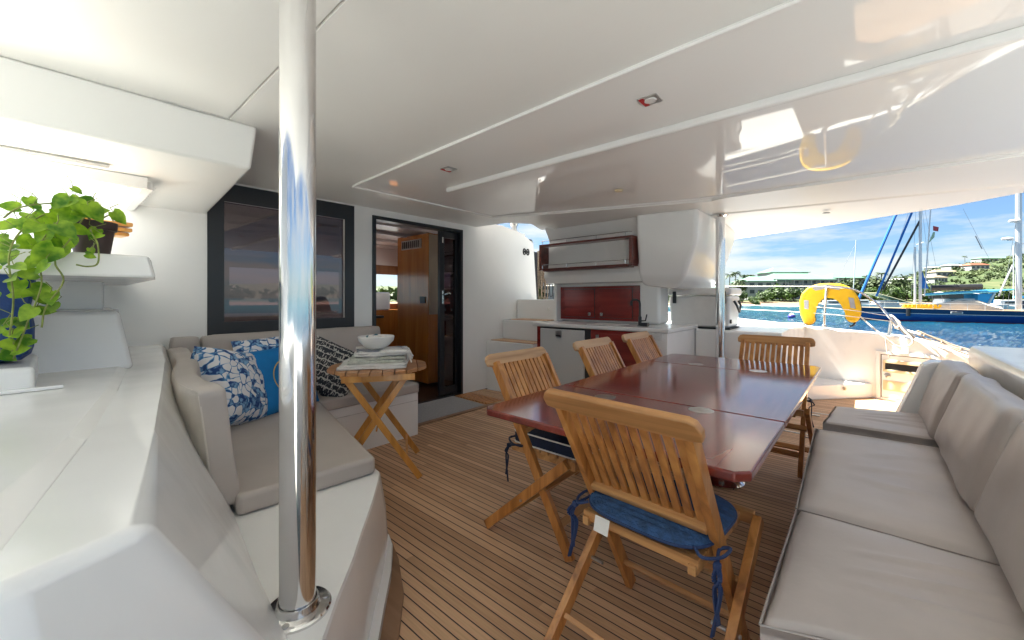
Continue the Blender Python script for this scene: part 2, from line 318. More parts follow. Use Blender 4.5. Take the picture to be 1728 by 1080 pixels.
def softbox(mb, dims, r=.03, n=14, puff=.012, wr=.006, seed=0, freq=5, M4=None, warp=None, bulge=0):
    """cushion: rounded box with swelling faces and creases, dims in local x,y,z"""
    a, b, c = [d/2 for d in dims]; bm = bmesh.new(); bmesh.ops.create_cube(bm, size=2)
    bmesh.ops.subdivide_edges(bm, edges=bm.edges, cuts=n, use_grid_fill=True)
    for v in bm.verts:
        p = v.co; q = Vector((p.x*a, p.y*b, p.z*c)); inn = Vector((max(-a+r, min(a-r, q.x)), max(-b+r, min(b-r, q.y)), max(-c+r, min(c-r, q.z))))
        d = q-inn
        if d.length > 1e-6:
            # cube-to-round remap
            q = inn + d.normalized()*r
        fx, fy, fz = abs(p.x) > .99, abs(p.y) > .99, abs(p.z) > .99
        if fz: q.z += math.copysign(puff*(1-p.x**4)*(1-p.y**4), p.z)
        if fx: q.x += math.copysign(bulge*(1-p.y**4)*(1-p.z**2), p.x)
        if fy: q.y += math.copysign(bulge*(1-p.x**4)*(1-p.z**2), p.y)
        w = noise.noise(Vector((q.x*freq*.6+seed*7.1, q.y*freq+seed*3.3, q.z*freq)))+.5*noise.noise(Vector((q.x*freq*2+seed, q.y*freq*2.3, q.z*freq*2+4)))
        q = q+Vector((p.x*fx, p.y*fy, p.z*fz))*wr*w
        v.co = warp(q) if warp else q
    if M4 is not None: bmesh.ops.transform(bm, matrix=M4, verts=bm.verts)
    me = bpy.data.meshes.new('tmp'); bm.to_mesh(me); bm.free(); n0 = len(mb.b.faces); mb.b.from_mesh(me); bpy.data.meshes.remove(me); mb._faces(n0)
    return mb
def frame(o, xa, ya, za):
    return Matrix.Translation(Vector(o)) @ Matrix((Vector(xa).normalized(), Vector(ya).normalized(), Vector(za).normalized())).transposed().to_4x4()
def arc(c, r, a0, a1, n, z=None, plane='xy'):
    o = []
    for i in range(n+1):
        a = R_(a0+(a1-a0)*i/n); o.append((c[0]+r*math.cos(a), c[1]+r*math.sin(a)))
    return o
def catm(pts, n=6):
    P = [Vector(p) for p in pts]; P = [P[0]*2-P[1]]+P+[P[-1]*2-P[-2]]; o = []
    for i in range(1, len(P)-2):
        for k in range(n):
            t = k/n; a, b, c, d = P[i-1], P[i], P[i+1], P[i+2]
            o.append(.5*((2*b)+(c-a)*t+(2*a-5*b+4*c-d)*t*t+(3*b-a-3*c+d)*t**3))
    o.append(P[-2]); return o

# ================= structure of the cockpit =================
mb = MB(); mb.prism([(-3.79,.3),(-3.79,3.76),(-3.0,3.84),(-1.5,3.84),(-1.5,4.6),(-1.0,4.64),(-1.0,6.56),(.06,6.52),(1.5,6.0),(1.5,.3)], -.06, 0)
floor = mb.build('floor', 'deck', kind='structure', smooth=False)
mb = MB()
pts = [(-1.90,1.15),(-1.60,1.035),(-1.40,.93),(-1.235,.80),(-1.13,.68),(-1.03,.52),(-.9,.30)]
inn = [(x-.045, y-.062) for x, y in pts]
mb.prism(pts+inn[::-1], .001, .012, .002, 1)
mb.build('teak_margin', 'margin', label='curved teak border board along the foot of the white ledge', cat='trim board')

# ---------- bulkhead wall with window and door ----------
pcu = MB().bb(-3.85,-1.0,-1.79,-1.785,.90,2.3).build('side_curtain', 'glowvinyl', None, smooth=False, label='unseen milky vinyl curtain added along the left side deck to whiten the post reflection', cat='curtain')  # out of view, added so the near post mirrors white
bw = empty('bulkhead_wall', (-3.8, 0, 0), 'tall white moulded bulkhead wall carrying the black framed window and doorway', 'wall')
mb = MB(); X0, X1 = -3.92, -3.80
def wq(y0, y1, z0, z1): mb.bb(X0, X1, y0, y1, z0, z1)
wq(.16, .88, 0, 2.2); wq(-2.2, .16, 0, 1.15); wq(.88, 1.857, 0, 1.01); wq(.88, 1.857, 1.965, 2.2); wq(1.857, 2.146, 0, 2.2); wq(2.146, 3.37, 2.05, 2.2)
mb.loft([[(X0,3.37,0),(X1,3.37,0),(X1,3.37,2.2),(X0,3.37,2.2)],[(X0,4.11,0),(X1,4.11,0),(X1,4.11,2.205),(X0,4.11,2.205)],[(X0,4.52,0),(X1,4.52,0),(X1,4.52,2.15),(X0,4.52,2.15)],[(X0,4.80,0),(X1,4.80,0),(X1,4.80,2.03),(X0,4.80,2.03)],[(X0,4.88,0),(X1,4.88,0),(X1,4.88,1.2),(X0,4.88,1.2)]])
mb.xf(Matrix.Translation((3.8,0,0)))
mb.build('panel', 'gel', bw, ang=30)
mb = MB()
for a in ((.772,.88,.905,2.105),(1.857,1.95,.905,2.105)): mb.bb(0,.010,a[0],a[1],a[2],a[3])
mb.bb(0,.010,.88,1.857,.905,1.012); mb.bb(0,.010,.88,1.857,1.962,2.105)
wf = mb.build('window', 'black', bw, smooth=False)
MB().bb(-.03,-.024,.87,1.865,1.0,1.975).build('pane', 'tint', wf, smooth=False)
mb = MB()
for a in ((2.146,2.186,.0,2.05),(3.335,3.372,0,2.05)): mb.bb(-.11,.014,a[0],a[1],a[2],a[3],.004)
mb.bb(-.11,.012,2.186,3.335,2.012,2.05,.004); mb.bb(-.13,.03,2.186,3.335,.0,.022,.004)
dfm = mb.build('door_frame', 'black', bw)
dr = MB(); dr.bb(-.085,-.045,3.05,3.125,.03,2.01,.004); dr.bb(-.085,-.045,3.30,3.333,.03,2.01,.004); dr.bb(-.085,-.045,3.125,3.30,.03,.12); dr.bb(-.085,-.045,3.125,3.30,1.93,2.01)
door = dr.build('sliding_door', 'black', bw)
MB().bb(-.068,-.062,3.12,3.305,.1,1.95).build('pane', 'tintdoor', door, smooth=False)
MB().bb(-.06,-.05,-2.2,.158,1.16,2.35).build('sky_glow_curtain', 'glowvinyl', bw, smooth=False)  # added sheet that glows white in place of overexposed sky
h = MB(); h.lathe([(0,0),(.017,0),(.017,.16),(0,.16)], (0,0,0), 20, 1, .35); h.xf(Matrix.Translation((-.042,3.088,1.13)) @ Matrix.Rotation(R_(0),4,'X'))
h.tube([(-.04,3.09,1.245),(-.0,3.09,1.245),(.005,3.115,1.248),(.003,3.15,1.262),(.0,3.18,1.255)], .0085)
h.box((-.04,3.09,1.90),(.012,.018,.07),None,.003)
h.build('handle', 'steel', door)
# line clutches / fairleads on wall
c = MB()
for dy in (4.585, 4.665):
    for k in range(2):
        c.tube([(.0,dy+.028*math.cos(a),1.885+.042*math.sin(a)) for a in [i*2*math.pi/14 for i in range(15)]], .011, 6, False)
    c.box((.005,dy,1.885),(.014,.02,.03),None,.003)
c.build('fairlead', 'blackplastic', bw)

# ---------- cabin interior seen through door and window ----------
ci = empty('cabin_interior', (-6,2,0), 'dim saloon seen through the open doorway and tinted window', 'room'); ci['kind'] = 'structure'
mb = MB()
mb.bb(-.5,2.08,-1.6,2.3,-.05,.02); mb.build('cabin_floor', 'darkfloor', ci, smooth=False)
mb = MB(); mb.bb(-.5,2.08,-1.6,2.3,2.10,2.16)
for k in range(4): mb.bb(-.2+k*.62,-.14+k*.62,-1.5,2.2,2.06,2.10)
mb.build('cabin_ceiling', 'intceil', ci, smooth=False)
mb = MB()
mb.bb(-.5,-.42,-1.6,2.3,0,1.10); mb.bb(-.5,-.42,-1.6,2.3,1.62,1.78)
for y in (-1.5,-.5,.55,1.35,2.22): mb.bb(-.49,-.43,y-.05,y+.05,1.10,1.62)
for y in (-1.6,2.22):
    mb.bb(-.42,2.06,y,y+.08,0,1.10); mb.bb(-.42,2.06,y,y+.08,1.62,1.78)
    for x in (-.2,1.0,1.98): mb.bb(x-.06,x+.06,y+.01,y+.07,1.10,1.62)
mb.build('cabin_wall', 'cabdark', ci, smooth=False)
mb = MB(); mb.bb(-.5,-.42,-1.6,2.3,1.78,2.10)
for y in (-1.6,2.22): mb.bb(-.42,2.06,y,y+.08,1.78,2.10)
mb.build('wall_lining', 'intceil', ci, smooth=False)
mb = MB(); mb.bb(.05,.50,.0,1.28,.02,.9); mb.build('counter_base', 'cabwood', ci, smooth=False)
MB().bb(.02,.53,-.02,1.285,.9,.935,.004).build('counter_top', 'black', ci)
mb = MB(); mb.bb(-.40,-.05,.2,2.1,.02,1.0); mb.build('low_cupboard', 'cabwood', ci, smooth=False)
mb = MB(); mb.bb(-.36,-.12,1.50,1.80,1.0,1.30,.03); mb.build('microwave_oven', 'gel', ci)
mb = MB(); mb.bb(.87,1.6,1.3,1.53,.055,2.07)
cab = mb.build('tall_cabinet', 'cabwood', ci, smooth=False)
MB().bb(1.601,1.606,1.31,1.53,.98,2.06).build('pale_panel', mat('pale_cabinet_side',(.34,.27,.20),.4), cab, smooth=False)
mb = MB(); mb.bb(.98,1.45,1.292,1.299,1.885,2.01); vf = mb.build('vent', 'steeldull', cab, smooth=False)
mb = MB()
for k in range(9): mb.bb(1.01+k*.046,1.03+k*.046,1.286,1.291,1.90,1.995)
mb.build('grille', 'black', vf, smooth=False)
mb = MB(); mb.bb(1.42,1.54,1.288,1.299,1.13,1.22,.004); mb.build('latch', 'black', cab)
# glassware & things on saloon table behind the window
mb = MB(); mb.bb(.4,1.3,-1.5,-.4,.70,.74,.01); mb.bb(.8,.9,-1.05,-.95,.02,.7); mb.build('saloon_table', 'cabwood', ci)
mb = MB()
for x, y in ((.75,-.95),(.85,-.6),(.6,-.8)): mb.lathe([(.035,.74),(.045,.76),(.05,.90),(.035,.97),(.04,1.0)], (x,y,0), 16)
mb.build('glass_jar', 'clear', ci)

# ================= roof =================
roof = empty('hardtop_roof', (0,0,2.12), 'wide white hardtop roof with glossy recessed ceiling panel over the whole cockpit', 'roof')
TZ = Matrix.Translation((0,0,-2.12))
outline = [(-2.96,-1.0),(1.08,-1.0),(1.08,5.08),(1.0,5.12),(.56,5.40),(-.06,5.47),(-.8,5.50),(-1.5,5.46),(-2.0,5.2),(-2.6,4.6),(-3.36,4.42),(-3.15,3.90),(-3.3,3.66),(-3.9,3.60),(-3.9,.21),(-2.96,.21)]
MB().prism(outline, 2.135, 2.26).xf(TZ).build('roof_shell', 'gelmat', roof, smooth=False)
mb = MB(); mb.prism([(-2.96,-1.0),(1.08,-1.0),(1.08,.585),(-2.45,.585),(-2.45,.33),(-2.96,.33)], 2.12, 2.134); mb.prism([(-3.9,.597),(1.08,.597),(1.08,4.0),(-3.14,4.0),(-3.14,3.90),(-3.3,3.66),(-3.9,3.60)], 2.12, 2.134)
mb.bb(-3.9,-2.46,.33,.60,2.12,2.134); mb.xf(TZ).build('ceiling_panel', 'gelmat', roof, smooth=False)
MB().bb(-3.2,-.8,1.5,5.2,2.27,3.0,.05).xf(TZ).build('sun_block_mount', 'gelmat', roof); MB().bb(-4.4,-3.2,1.5,5.5,2.78,3.0,.05).xf(TZ).build('sun_block_slab', 'gelmat', roof)  # unseen slab and its mount, added to keep sun off steps and galley
# glossy lowered panel
C = [(-3.13,3.22),(-2.6,3.42),(-2.0,3.62),(-1.5,3.78),(-1.05,3.89),(-.2,3.96),(.73,3.98),(1.07,3.98)]
A0 = [(-3.13,1.60),(-2.2,1.565),(-.5,1.505),(1.07,1.48)]
mb = MB(); mb.prism(A0+C[::-1], 2.108, 2.1195, .003, 2); mb.xf(TZ).build('glossy_panel', 'gelshine', roof, ang=25)
mb = MB()
def bead(pts, w, z0, z1):
    mb.tube([(x, y, (z0+z1)/2) for x, y in pts], w, 8)
for P, r in ((A0, .007),([(-3.13,1.60),(-3.13,3.22)], .011),(C, .014)):
    q = catm([(x, y, 2.106) for x, y in P], 5) if len(P) > 2 else [(x, y, 2.106) for x, y in P]
    mb.tube(q, r, 10)
mb.xf(TZ).build('edge_trim', 'gelshine', roof)
mb = MB(); mb.prism_x([(2.13,2.107),(2.13,2.078),(2.137,2.070),(2.155,2.068),(2.165,2.074),(2.168,2.107)], -2.60, 1.07, .004, 2)
mb.xf(TZ).build('crossbeam_trim', 'gel', roof)
mb = MB(); mb.prism([(-2.595,2.168),(1.07,2.168),(1.07,3.0),(-2.595,3.0)], 2.099, 2.107, .003, 2)
mb.xf(TZ).build('inner_panel', 'gelshine', roof)
# outboard curved part
rows = []
Cx = lambda x: (3.22 + (x+3.13)*.36 if x < -1.05 else 3.9+(x+1.05)*.045)
Ez = [(-3.0,1.80),(-2.0,1.83),(-1.5,1.895),(-.8,1.945),(-.06,1.995),(.56,2.035),(1.0,2.05),(1.5,2.07)]
Ey = [(-3.0,4.24),(-2.6,4.58),(-2.0,5.19),(-1.5,5.45),(-.8,5.49),(-.06,5.46),(.56,5.39),(1.0,5.11),(1.5,4.97)]
def ip(T, x):
    for (a, b), (c_, d) in zip(T, T[1:]):
        if x <= c_: return b+(d-b)*max(0,(x-a))/(c_-a)
    return T[-1][1]
xs = [-2.96+i*.1262 for i in range(33)]
bm = bmesh.new(); grid = []
for x in xs:
    yc, ye, ze = Cx(x)+.0, ip(Ey, x), ip(Ez, x); yd = min(4.45+(x+1.48)*.18, ye-.12); yd = max(yd, yc+.05)
    prof = [(yc,2.119),(yc+.012,2.085),(yd-.02,2.068),(yd,2.055),(yd+.012,2.066)]
    for k in range(1,9):
        t = k/8; prof.append((yd+.012+(ye-yd-.012)*t, 2.066+(ze-2.066)*(t**1.7)))
    prof += [(ye+.01, ze+.004),(ye+.015, ze+.03),(ye-.03, 2.2)]
    grid.append([bm.verts.new((x, y, z)) for y, z in prof])
for a, b in zip(grid, grid[1:]):
    for k in range(len(a)-1): bm.faces.new((a[k], a[k+1], b[k+1], b[k]))
mb = MB(); mb.b.free(); mb.b = bm; mb.xf(TZ).build('outboard_edge', 'gelmat', roof, ang=28)
mb = MB(); mb.tube([(x, ip(Ey,x)+.012, ip(Ez,x)+.012) for x in xs if x > -1.9], .008, 6); mb.xf(TZ).build('edge_gasket', 'rubber', roof)
# deep soffit box forward left
mb = MB()
top = [(-2.455,-1.0),(-2.455,.72),(-3.9,.80),(-3.9,.33),(-2.96,.33),(-2.96,-1.0)]
bot = [(-2.475,-1.0,1.885),(-2.475,.695,1.885),(-3.9,.775,1.84),(-3.9,.33,1.845),(-2.96,.33,1.86),(-2.96,-1.0,1.86)]
mb.loft([bot, [(x,y,2.119) for x,y in top]], .018, 4); mb.xf(TZ).build('drop_soffit', 'gelmat', roof, ang=40)
mb = MB(); mb.bb(-2.985,-2.945,-1.0,.335,1.795,1.858,.004); mb.bb(-3.79,-2.985,.315,.36,1.80,1.842,.004); mb.xf(TZ).build('window_track', 'gel', roof)
MB().bb(-2.86,-2.82,-1.0,.18,1.852,1.858).xf(TZ).build('track_slot', 'steeldull', roof, smooth=False)
mb = MB()
for k in range(9): mb.lathe([(0,0),(.005,0),(.005,.004),(0,.004)], (-3.1-.07*k,.385,1.842-.006), 8)
mb.xf(TZ).build('snap_stud', 'steel', roof)
# downlights
def downlight(x, y, z, cut=True):
    f = MB(); f.box((x,y,z-.002),(.085,.085,.006),None,.002)
    f.xf(TZ); f = f.build('downlight', 'steeldull', roof)
    g = MB(); g.lathe([(.0,z-.008),(.026,z-.008),(.028,z-.004)], (x,y,0), 20); g.xf(TZ).build('lens', 'ceramic', f)
    g = MB(); g.bb(x-.04,x-.018,y-.04,y+.04,z-.0075,z-.0055); g.xf(TZ).build('gasket', 'roper', f, smooth=False)
downlight(-.744,1.80,2.108); downlight(-2.206,1.83,2.108)
for x, y in ((-.3,4.95),(-1.2,5.1)):
    f = MB(); f.lathe([(.0,-.006),(.03,-.006),(.034,0)], (x,y,2.03 if x > -1 else 2.0), 20); f.xf(TZ).build('dome_light', 'steeldull', roof)
f = MB(); f.lathe([(.0,-.012),(.03,-.012),(.036,0)], (-1.55,3.1,2.099), 20); f.xf(TZ).build('dome_light', 'cream', roof)

# ---------- steel posts ----------
def post(name, x, y, z0, z1, lab, flange=True):
    t = empty(name, (x,y,z0), lab, 'post')
    MB().tube([(0,0,.0),(0,0,z1-z0)], .044, 40).build('tube', 'steel', t, ang=50)
    b = MB(); b.lathe([(0,.008),(.055,.008),(.05,.03),(.046,.03)], (0,0,0), 40); b.lathe([(0,0),(.082,0),(.082,.006),(.078,.010),(.044,.012)], (0,0,0), 40)
    b = b.build('base_flange', 'steel', t)
    for k in range(3):
        a = R_(75+120*k); s_ = MB(); s_.lathe([(0,.0125),(.009,.0125),(.010,.0105)], (.067*math.cos(a),.067*math.sin(a),0), 12); s_.build('screw', 'steeldull', b)
    c_ = MB(); c_.lathe([(.044,-.02),(.07,-.006),(.075,0),(0,0)], (0,0,z1-z0), 40); c_.build('top_flange', 'steel', t)
post('roof_post', -1.135, .427, .371, 2.119, 'thick polished steel post rising from the near white ledge to the ceiling')
post('roof_post', -1.14, 4.55, .0, 2.055, 'polished steel post behind the far side of the dining table')

# ================= moulded port side: console, ledge, shelves =================
con = empty('white_console', (-2,0,0), 'broad white moulded console with sloping side beside the settee', 'console')
T2 = Matrix.Translation((2,0,0))
top = [(-.79,.09),(-1.35,.165),(-1.89,.25),(-2.8,.385),(-3.78,.515),(-3.78,-1.8),(-.68,-1.8),(-.74,-.04)]
bot = [(-.86,.36),(-1.35,.40),(-1.855,.46),(-2.8,.60),(-3.78,.72),(-3.78,-1.8),(-.50,-1.8),(-.56,.05)]
b0 = [(-.84,.44),(-1.35,.44),(-1.855,.50),(-2.8,.64),(-3.78,.76),(-3.78,-1.8),(-.40,-1.8),(-.45,.10)]
mb = MB(); mb.loft([[(x,y,.0) for x,y in b0],[(x,y,.37) for x,y in bot],[(x,y,.87) for x,y in top]], .022, 5); mb.xf(T2).build('body', 'gel', con, ang=60)
mb = MB(); cre = [(-.86,-.10),(-1.37,.02),(-2.0,.12),(-2.62,.20),(-2.62,-1.8),(-.80,-1.8)]
c2 = [(-.80,-.05),(-1.37,.053),(-2.0,.15),(-2.64,.235),(-2.64,-1.8),(-.76,-1.8)]
mb.loft([[(x,y,.869) for x,y in c2],[(x,y,.885) for x,y in cre]], .010, 4); mb.xf(T2).build('raised_lid', 'gel', con, ang=60)
mb = MB(); mb.loft([[(-3.78,-1.8,.869),(-2.58,-1.8,.869),(-2.58,.245,.869),(-3.0,.27,.869),(-3.78,.27,.869)],[(-3.78,-1.8,1.14),(-2.63,-1.8,1.14),(-2.63,.20,1.14),(-3.0,.225,1.14),(-3.78,.225,1.14)]], .022, 5)
mb.xf(T2).build('step_block', 'gel', con, ang=60)
mb = MB(); mb.bb(-3.78,-2.98,-1.8,.17,1.135,1.30,.015); mb.xf(T2).build('upper_block', 'gel', con, ang=60)
mb = MB(); mb.loft([[(-3.78,-1.8,1.282),(-2.19,-1.8,1.282),(-2.19,.275,1.282),(-2.45,.305,1.285),(-3.78,.33,1.285)],[(-3.78,-1.8,1.372),(-2.205,-1.8,1.372),(-2.205,.255,1.372),(-2.45,.29,1.372),(-3.78,.31,1.372)]], .014, 4)
mb.xf(T2).build('shelf', 'gel', con, ang=60)
MB().bb(-2.6,-2.12,-1.8,-.045,.868,.968,.015).xf(T2).build('bag_ledge', 'gel', con, ang=60)
MB().bb(-2.13,-2.10,-1.8,.02,.886,.898,.003).xf(T2).build('track_strip', 'gel', con)
mb = MB(); mb.lathe([(.03,0),(.038,.006),(.03,.01)], (0,0,0), 20, 1.2, .8); mb.xf(Matrix.Translation((-2.27,.42,.62)) @ Matrix.Rotation(R_(-68),4,'X')); mb.xf(T2).build('speaker_ring', 'gelshine', con)

# settee
se = empty('corner_settee', (-2.5,1,0), 'L shaped taupe settee on a white moulded base under the black framed window', 'sofa')
T3 = Matrix.Translation((2.5,-1,0))
def base_out(z, o=0):
    return [(x, y, z) for x, y in [(-.84,.22),(-.90,.36+o*.4),(-1.0,.44+o),(-1.10,.52+o),(-1.22,.625+o),(-1.36,.735+o),(-1.52,.865+o),(-1.68,.985+o),(-1.75,1.03+o),(-1.90,1.055+o),(-2.94,1.25+o),(-2.97-o*0+.0,1.30),(-2.97,2.115),(-3.79,2.115),(-3.79,.5),(-1.85,.40)]]
mb = MB(); mb.loft([base_out(.0,.045),base_out(.2,.03),base_out(.36,.0)], 0); mb.loft([base_out(.36,0),base_out(.371,-.006)], .003,2)
mb.xf(T3).build('base', 'gel', se, ang=35)
mb = MB(); mb.prism([(-.86,.30),(-.99,.50),(-1.09,.60),(-1.21,.70),(-1.35,.81),(-1.51,.94),(-1.67,1.05),(-1.76,1.085),(-1.9,.9),(-1.2,.4)], .001,.05,.012,3); mb.xf(T3).build('plinth', 'gel', se)
mb = MB(); mb.bb(-2.975,-2.9685,1.32,2.11,.30,.304); mb.xf(T3).build('lid_seam', 'steeldull', se, smooth=False)
mb = MB(); mb.lathe([(.0,0),(.03,0),(.034,.006),(0,.012)], (0,0,0), 20, .7, 1); mb.xf(Matrix.Translation((-1.13,.61,.13)) @ Matrix.Rotation(R_(90),4,'Y')@ Matrix.Rotation(R_(-45),4,'X')); mb.xf(T3).build('courtesy_light', 'ceramic', se)
mb = MB(); mb.prism([(-1.735,1.0),(-1.775,.45),(-3.72,.66),(-3.72,1.262),(-2.93,1.262)], .372,.455,.022,4)
mb.xf(T3).build('seat_cushion', 'vinyl', se, ang=60)
mb = MB(); softbox(mb, (.80,.845,.09), .02, 12, .012, .004, 3); mb.xf(Matrix.Translation((-3.345,1.69,.415))); mb.xf(T3).build('seat_cushion', 'vinyl', se, ang=80)
mb = MB(); softbox(mb, (.13,1.44,.47), .035, 16, 0, .006, 5, bulge=.012); mb.xf(Matrix.Translation((-3.705,1.44,.69)) @ Matrix.Rotation(R_(-4),4,'Y')); mb.xf(T3).build('back_cushion', 'vinyl', se, ang=80)
def bw_(q):
    q = q.copy(); t = (q.x+.9)/1.8; q.y += .035*math.sin(t*6.5)*(.4+t*.6) + .02*t*t; q.z += -.02*math.sin(t*3.1)+.015*noise.noise(Vector((q.x*4, 0, 1))); return q
mb = MB(); softbox(mb, (1.78,.10,.47), .022, 22, 0, .012, 8, 4, warp=bw_, bulge=.008)
for f in mb.b.faces:
    c_ = f.calc_center_median()
    if f.normal.y < -.5 or (f.normal.z > .6 and c_.y < .0 and False): f.material_index = 1
mb.xf(Matrix.Translation((-2.70,.475,.635)) @ Matrix.Rotation(R_(-6.0),4,'Z') @ Matrix.Rotation(R_(6),4,'X')); mb.xf(T3); bc = mb.build('back_cushion', ['vinyl','linen'], se, ang=80)
mb = MB(); mb.box((.45,-.056,.05),(.16,.004,.16),None,.001)
mb.xf(Matrix.Translation((-2.70,.475,.635)) @ Matrix.Rotation(R_(-6.0),4,'Z') @ Matrix.Rotation(R_(6),4,'X')); mb.xf(T3); mb.build('patch', 'patch', bc)
mb = MB(); softbox(mb, (.10,.16,.46), .02, 8, 0, .006, 9, bulge=.005); mb.xf(Matrix.Translation((-3.70,.62,.69))); mb.xf(T3).build('corner_cushion', 'vinyl', se, ang=80)

# pillows
def pillow(name, w, h, t, M4, m, label, seed=0, n=18):
    bm = bmesh.new(); rows = []
    def P(u, v, s):
        # pinched corners
        k = 1-.06*(abs(u)**3)*0-.07*(1-abs(v))*abs(u)**4
        x = u*w/2*(1-.05*(1-v*v)*0-.045*(v*v<1)*(1-abs(v)**2)*abs(u)); y = v*h/2*(1-.045*(1-abs(u)**2)*abs(v))
        th = t/2*((1-u**4)*(1-v**4))**.5 if abs(u) < 1 and abs(v) < 1 else 0
        th *= 1+.16*noise.noise(Vector((u*3+seed, v*3, s*2.)))
        wr = .012*noise.noise(Vector((u*6+seed*2, v*2.5, s*5.)))*(1-u*u)*(1-v*v)
        return Vector((x, y, s*th+wr))
    F = {}
    for s in (1, -1):
        for i in range(n+1):
            for j in range(n+1):
                u, v = math.sin((i/n-.5)*math.pi), math.sin((j/n-.5)*math.pi)
                e = i in (0, n) or j in (0, n)
                if e and s == -1: F[s, i, j] = F[1, i, j]
                else: F[s, i, j] = bm.verts.new(P(u, v, s))
        for i in range(n):
            for j in range(n):
                q = (F[s,i,j], F[s,i+1,j], F[s,i+1,j+1], F[s,i,j+1])
                bm.faces.new(q if s == 1 else q[::-1])
    mb = MB(); mb.b.free(); mb.b = bm
    pipe = [P(u, v, 0)+Vector((0,0,0)) for u, v in [(-1+2*i/12, -1) for i in range(12)]+[(1, -1+2*i/12) for i in range(12)]+[(1-2*i/12, 1) for i in range(12)]+[(-1, 1-2*i/12) for i in range(13)]]
    mb.tube(pipe, .004, 6, False)
    o = mb.build(name, m, None, ang=80, label=label, cat='pillow', group='pillows on the corner settee'); o.matrix_world = M4; return o
def lean(c, nrm, up=(0,0,1), roll=0):
    z = Vector(nrm).normalized(); x = Vector(up).cross(z).normalized(); y = z.cross(x)
    return Matrix.Translation(Vector(c)) @ Matrix((x, y, z)).transposed().to_4x4() @ Matrix.Rotation(R_(roll), 4, 'Z')
pillow('throw_pillow', .44, .47, .24, lean((-2.86,.70,.665), (.66,.62,.34), roll=-14), 'patblue', 'plump blue and white printed pillow, nearest, standing on edge against the side back', 2)
bp = pillow('throw_pillow', .46, .44, .16, lean((-2.97,1.00,.655), (.92,.20,.34), roll=4), 'bluecush', 'plain bright blue pillow printed with a gold ring', 4)
pillow('throw_pillow', .50, .47, .15, lean((-3.14,1.04,.70), (.92,.20,.30), roll=3), 'patblue', 'blue and white printed pillow mostly hidden behind the plain blue one', 6)
pillow('throw_pillow', .44, .44, .15, lean((-3.15,1.42,.645), (.80,-.25,.55), roll=-32), 'patblack', 'black pillow with white zigzag rows, right of the near steel post', 9)
mb = MB(); mb.tube([(.02+.10*math.cos(a),.115*math.sin(a)*1.0,.082+.0*math.cos(a)) for a in [i*2*math.pi/40 for i in range(41)]], .0035, 6, False); ring = mb.build('gold_ring', 'gold', bp)
mb = MB(); mb.bar((-.02,.035,.086),(.02,-.035,.086),.008,.002,up=(0,1,0)); mb.bar((.02,-.035,.086),(.055,.035,.086),.008,.002,up=(0,1,0)); mb.build('letter_mark', 'inkblue', bp)

# ---------- pothos, bag, wooden handle ----------
pl = empty('potted_pothos', (-2.36,.10,1.373), 'trailing green pothos in a brown pot on the white shelf', 'plant')
mb = MB(); mb.lathe([(0,0),(.052,0),(.066,.10),(.073,.102),(.076,.135),(.070,.136),(.066,.105),(0,.10)], (0,0,0), 32); mb.build('pot', 'pot', pl)
LV = [(.045,1.57,1.0),(-.059,1.545,.7),(-.094,1.509,.8),(-.044,1.518,.6),(.01,1.528,.8),(.082,1.54,1.2),(.159,1.52,.9),(.119,1.547,.8),(-.03,1.49,1),(-.082,1.462,1),(-.106,1.439,.8),(-.01,1.462,1),(.038,1.501,1.3),(.06,1.536,1.2),(-.044,1.448,1.2),(-.063,1.405,1.2),(-.024,1.42,1.2),(.017,1.445,1.3),(.082,1.561,1),(.024,1.551,1.1),(-.075,1.364,1),(-.044,1.383,1),(-.017,1.359,1.3),(-.044,1.327,1.1),(.003,1.371,1.4),(-.106,1.381,.9),(-.1,1.499,.6),(-.082,1.304,1),(-.054,1.282,1.3),(-.094,1.265,1),(-.024,1.308,1),(-.082,1.245,1),(-.041,1.226,1.4),(-.01,1.206,1.3),(-.028,1.196,1),(-.004,1.175,.9),(-.082,1.216,1),(-.056,1.156,1),(-.033,1.155,1.2),(-.075,1.117,1),(-.104,1.118,1),(-.1,1.05,1),(-.082,1.028,.9),(-.063,1.057,1),(-.109,1.012,1),(-.088,1.088,1.1),(.104,1.457,.8),(.082,1.357,.5),(.112,1.436,.5),(.089,1.379,.5),(.01,1.413,1.3),(-.104,1.342,1),(-.063,1.485,1),(.067,1.505,1.1),(.03,1.47,1.1),(.055,1.45,.9),(.04,1.42,1.0),(-.12,1.40,1),(-.13,1.30,1),(-.13,1.20,1),(-.13,1.1,1),(.0,1.50,1.1),(.09,1.52,1.1),(.05,1.60,.6)]
rnd = random.Random(3)
lf = MB(); st = MB()
def leaf(c, size, tipdir, face):
    n0 = len(lf.b.faces); c = Vector(c); y = Vector(tipdir).normalized(); z = Vector(face); z = (z-y*z.dot(y)).normalized(); x = y.cross(z)
    hx = [0,.30,.44,.46,.36,.20,0]; hy = [-.30,-.44,-.28,.0,.28,.52,.78]
    mid = [lf.b.verts.new(c+(y*v+z*(-.05*v*v))*size) for v in (-.30,-.18,0,.28,.52,.78)]
    for s in (1,-1):
        e = [lf.b.verts.new(c+(x*s*a+y*b+z*(.16*a*a+.0-.05*b*b+.10*a))*size) for a, b in ((.24,-.45),(.43,-.28),(.46,.02),(.36,.30),(.18,.55))]
        seq = [(mid[0],e[0],e[1]),(mid[0],e[1],mid[1]),(mid[1],e[1],e[2],mid[2]),(mid[2],e[2],e[3],mid[3]),(mid[3],e[3],e[4],mid[4]),(mid[4],e[4],mid[5])]
        for f in seq: lf.b.faces.new(f if s == 1 else f[::-1])
